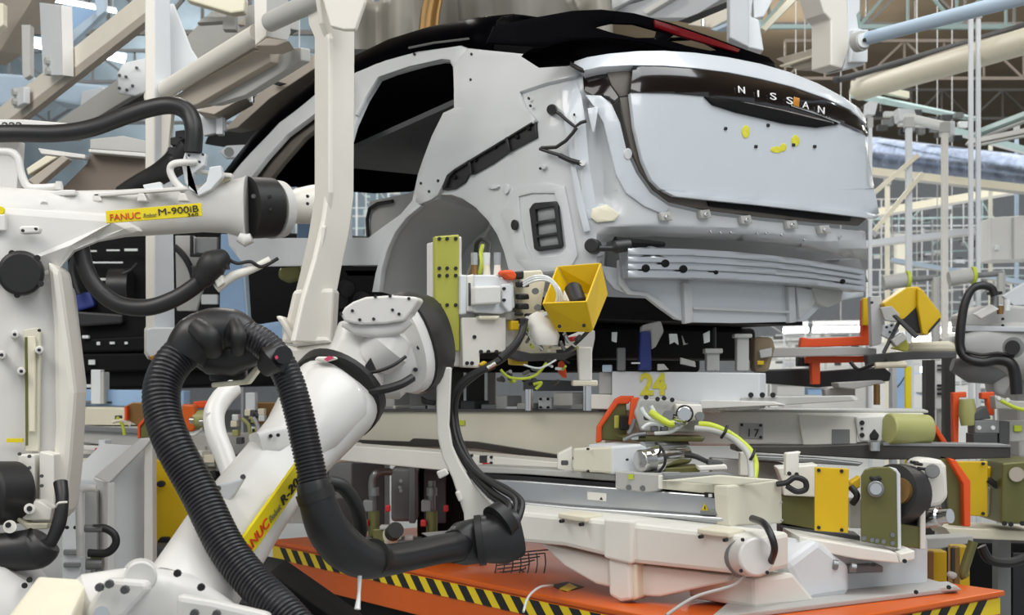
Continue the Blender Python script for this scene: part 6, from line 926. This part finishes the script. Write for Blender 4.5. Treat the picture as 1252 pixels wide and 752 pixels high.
for x0, x1, y0, lab, m in ((1132, 1143, 440, 'dark post under the second robot tool, nearer the yellow post', 'darksteel'), (1156, 1168, 436, 'dark post under the second robot tool, nearer the orange guard', 'darksteel'), (1091, 1097, 446, 'pale steel post beside the blue screen', 'board')):
    t = T('line_post', lab, 'post', (P(x0, 0, 10.5).x, 10.5, 0)); a = P(x0, y0, 10.5); b = P(x1, y0, 10.5); link('shaft', MB().box(((a.x+b.x)/2, 10.55, a.z/2), (b.x-a.x, .1, a.z)), m, t); link('foot', MB().box(((a.x+b.x)/2, 10.55, .02), (b.x-a.x+.1, .2, .04)), 'dgrey', t)
t = T('yellow_post', 'slim yellow post beside the blue screen', 'post', (P(1111, 0, 12).x, 12, 0)); a = P(1110, 448, 12); link('shaft', MB().box((a.x, 12, a.z/2), (.045, .045, a.z)), 'tape', t); link('foot', MB().box((a.x, 12, .02), (.14, .14, .04)), 'dgrey', t)
t = T('blue_screen', 'pale blue screen panel between the steel post and the yellow post', 'screen', P(1102, 497, 13)); S('panel', t, 'skyblue', rc(1096, 450, 1112, 500), 13, .04); q = P(1104, 500, 13.02); link('stand', MB().cyl(q, V((q.x, q.y, 0)), .03, .03, 8), 'grey', t); S('rim', t, 'board', rc(1096, 447, 1112, 450), 13, .06); TB('wire', t, 'ink', [(1110, 455, 12.9), (1100, 470, 12.9), (1094, 476, 12.9)], .8)
t = T('sign_strip', 'white upright sign strip with black marks between the dark posts', 'sign', P(1149, 500, 11)); S('strip', t, 'robot', rc(1144, 442, 1156, 500), 11, .03); q = P(1150, 500, 11.05); link('stand', MB().cyl(q, V((q.x, q.y, 0)), .03, .03, 8), 'grey', t)
for y0, y1 in ((446, 448), (451, 453), (470, 473), (475, 477), (480, 483)): S('mark', t, 'ink', rc(1146, y0, 1154, y1), 10.98, .01, 0)
for q, m, lab in ((rc(950, 470, 984, 484), 'robot', 'white box low beneath the car tail'), (rc(988, 474, 1012, 483), 'skyblue', 'pale blue box next to the white one beneath the car tail'), (rc(958, 488, 982, 498), 'robot', 'long white strip box on the floor behind the numbered housing')):
    t = T('floor_box', lab, 'box', P(q[0][0], q[2][1], 14)); S('case', t, m, q, 14, .3); S('lid', t, 'grey', rc(q[0][0], q[0][1]-1, q[1][0], q[0][1]+1), 13.98, .34)
# yellow stops and dark legs under the second line
for x0, x1, y0, y1, lab in ((1134, 1158, 674, 712, 'yellow stop block on the plinth behind the pedestal'), (1166, 1186, 668, 720, 'yellow stop block on the plinth nearest the dark leg')):
    t = T('stop_block', lab, 'block', P(x0, y1, 7.4)); S('block', t, 'yellow', rc(x0, y0, x1, y1), 7.4, .1); S('face', t, 'bronze', rc(x0, y0, x0+8, y1), 7.38, .03); 
t = T('round_lamp', 'small round white lamp between the yellow stop blocks', 'lamp', P(1166, 704, 7.3)); S('dome', t, 'robot', el(1166, 704, 5, 4), 7.25, .06, .01); CY('stem', t, 'darksteel', (1165, 670, 7.3), (1165, 702, 7.3), 3)
t = T('hose_bundle', 'olive-black hose bundle hanging behind the yellow stop block', 'hose', P(1178, 690, 7.2)); TB('hose', t, 'olive', [(1190, 662, 7.15), (1184, 680, 7.15), (1178, 700, 7.15), (1180, 706, 7.15)], 6); TB('hose', t, 'rubber', [(1200, 668, 7.3), (1210, 684, 7.3), (1235, 688, 7.3), (1260, 680, 7.3)], 6)
t = T('floor_post', 'grey floor post under the second belt drive', 'leg', (P(1228, 0, 8.6).x, 8.6, 0)); a = P(1220, 660, 8.6); b = P(1236, 660, 8.6); link('shaft', MB().box(((a.x+b.x)/2, 8.65, a.z/2), (b.x-a.x, .1, a.z)), 'midgrey', t); link('foot', MB().box(((a.x+b.x)/2, 8.65, .02), (b.x-a.x+.1, .2, .04)), 'dgrey', t)
t = T('dark_cabinet', 'black machine base standing under the second belt drive', 'cabinet', P(1230, 740, 9)); S('body', t, 'black', [(1186, 664), (1290, 664), (1290, 790), (1186, 790)], 9.2, .5); S('door', t, 'plastic', rc(1238, 676, 1280, 780), 9.15, .05)
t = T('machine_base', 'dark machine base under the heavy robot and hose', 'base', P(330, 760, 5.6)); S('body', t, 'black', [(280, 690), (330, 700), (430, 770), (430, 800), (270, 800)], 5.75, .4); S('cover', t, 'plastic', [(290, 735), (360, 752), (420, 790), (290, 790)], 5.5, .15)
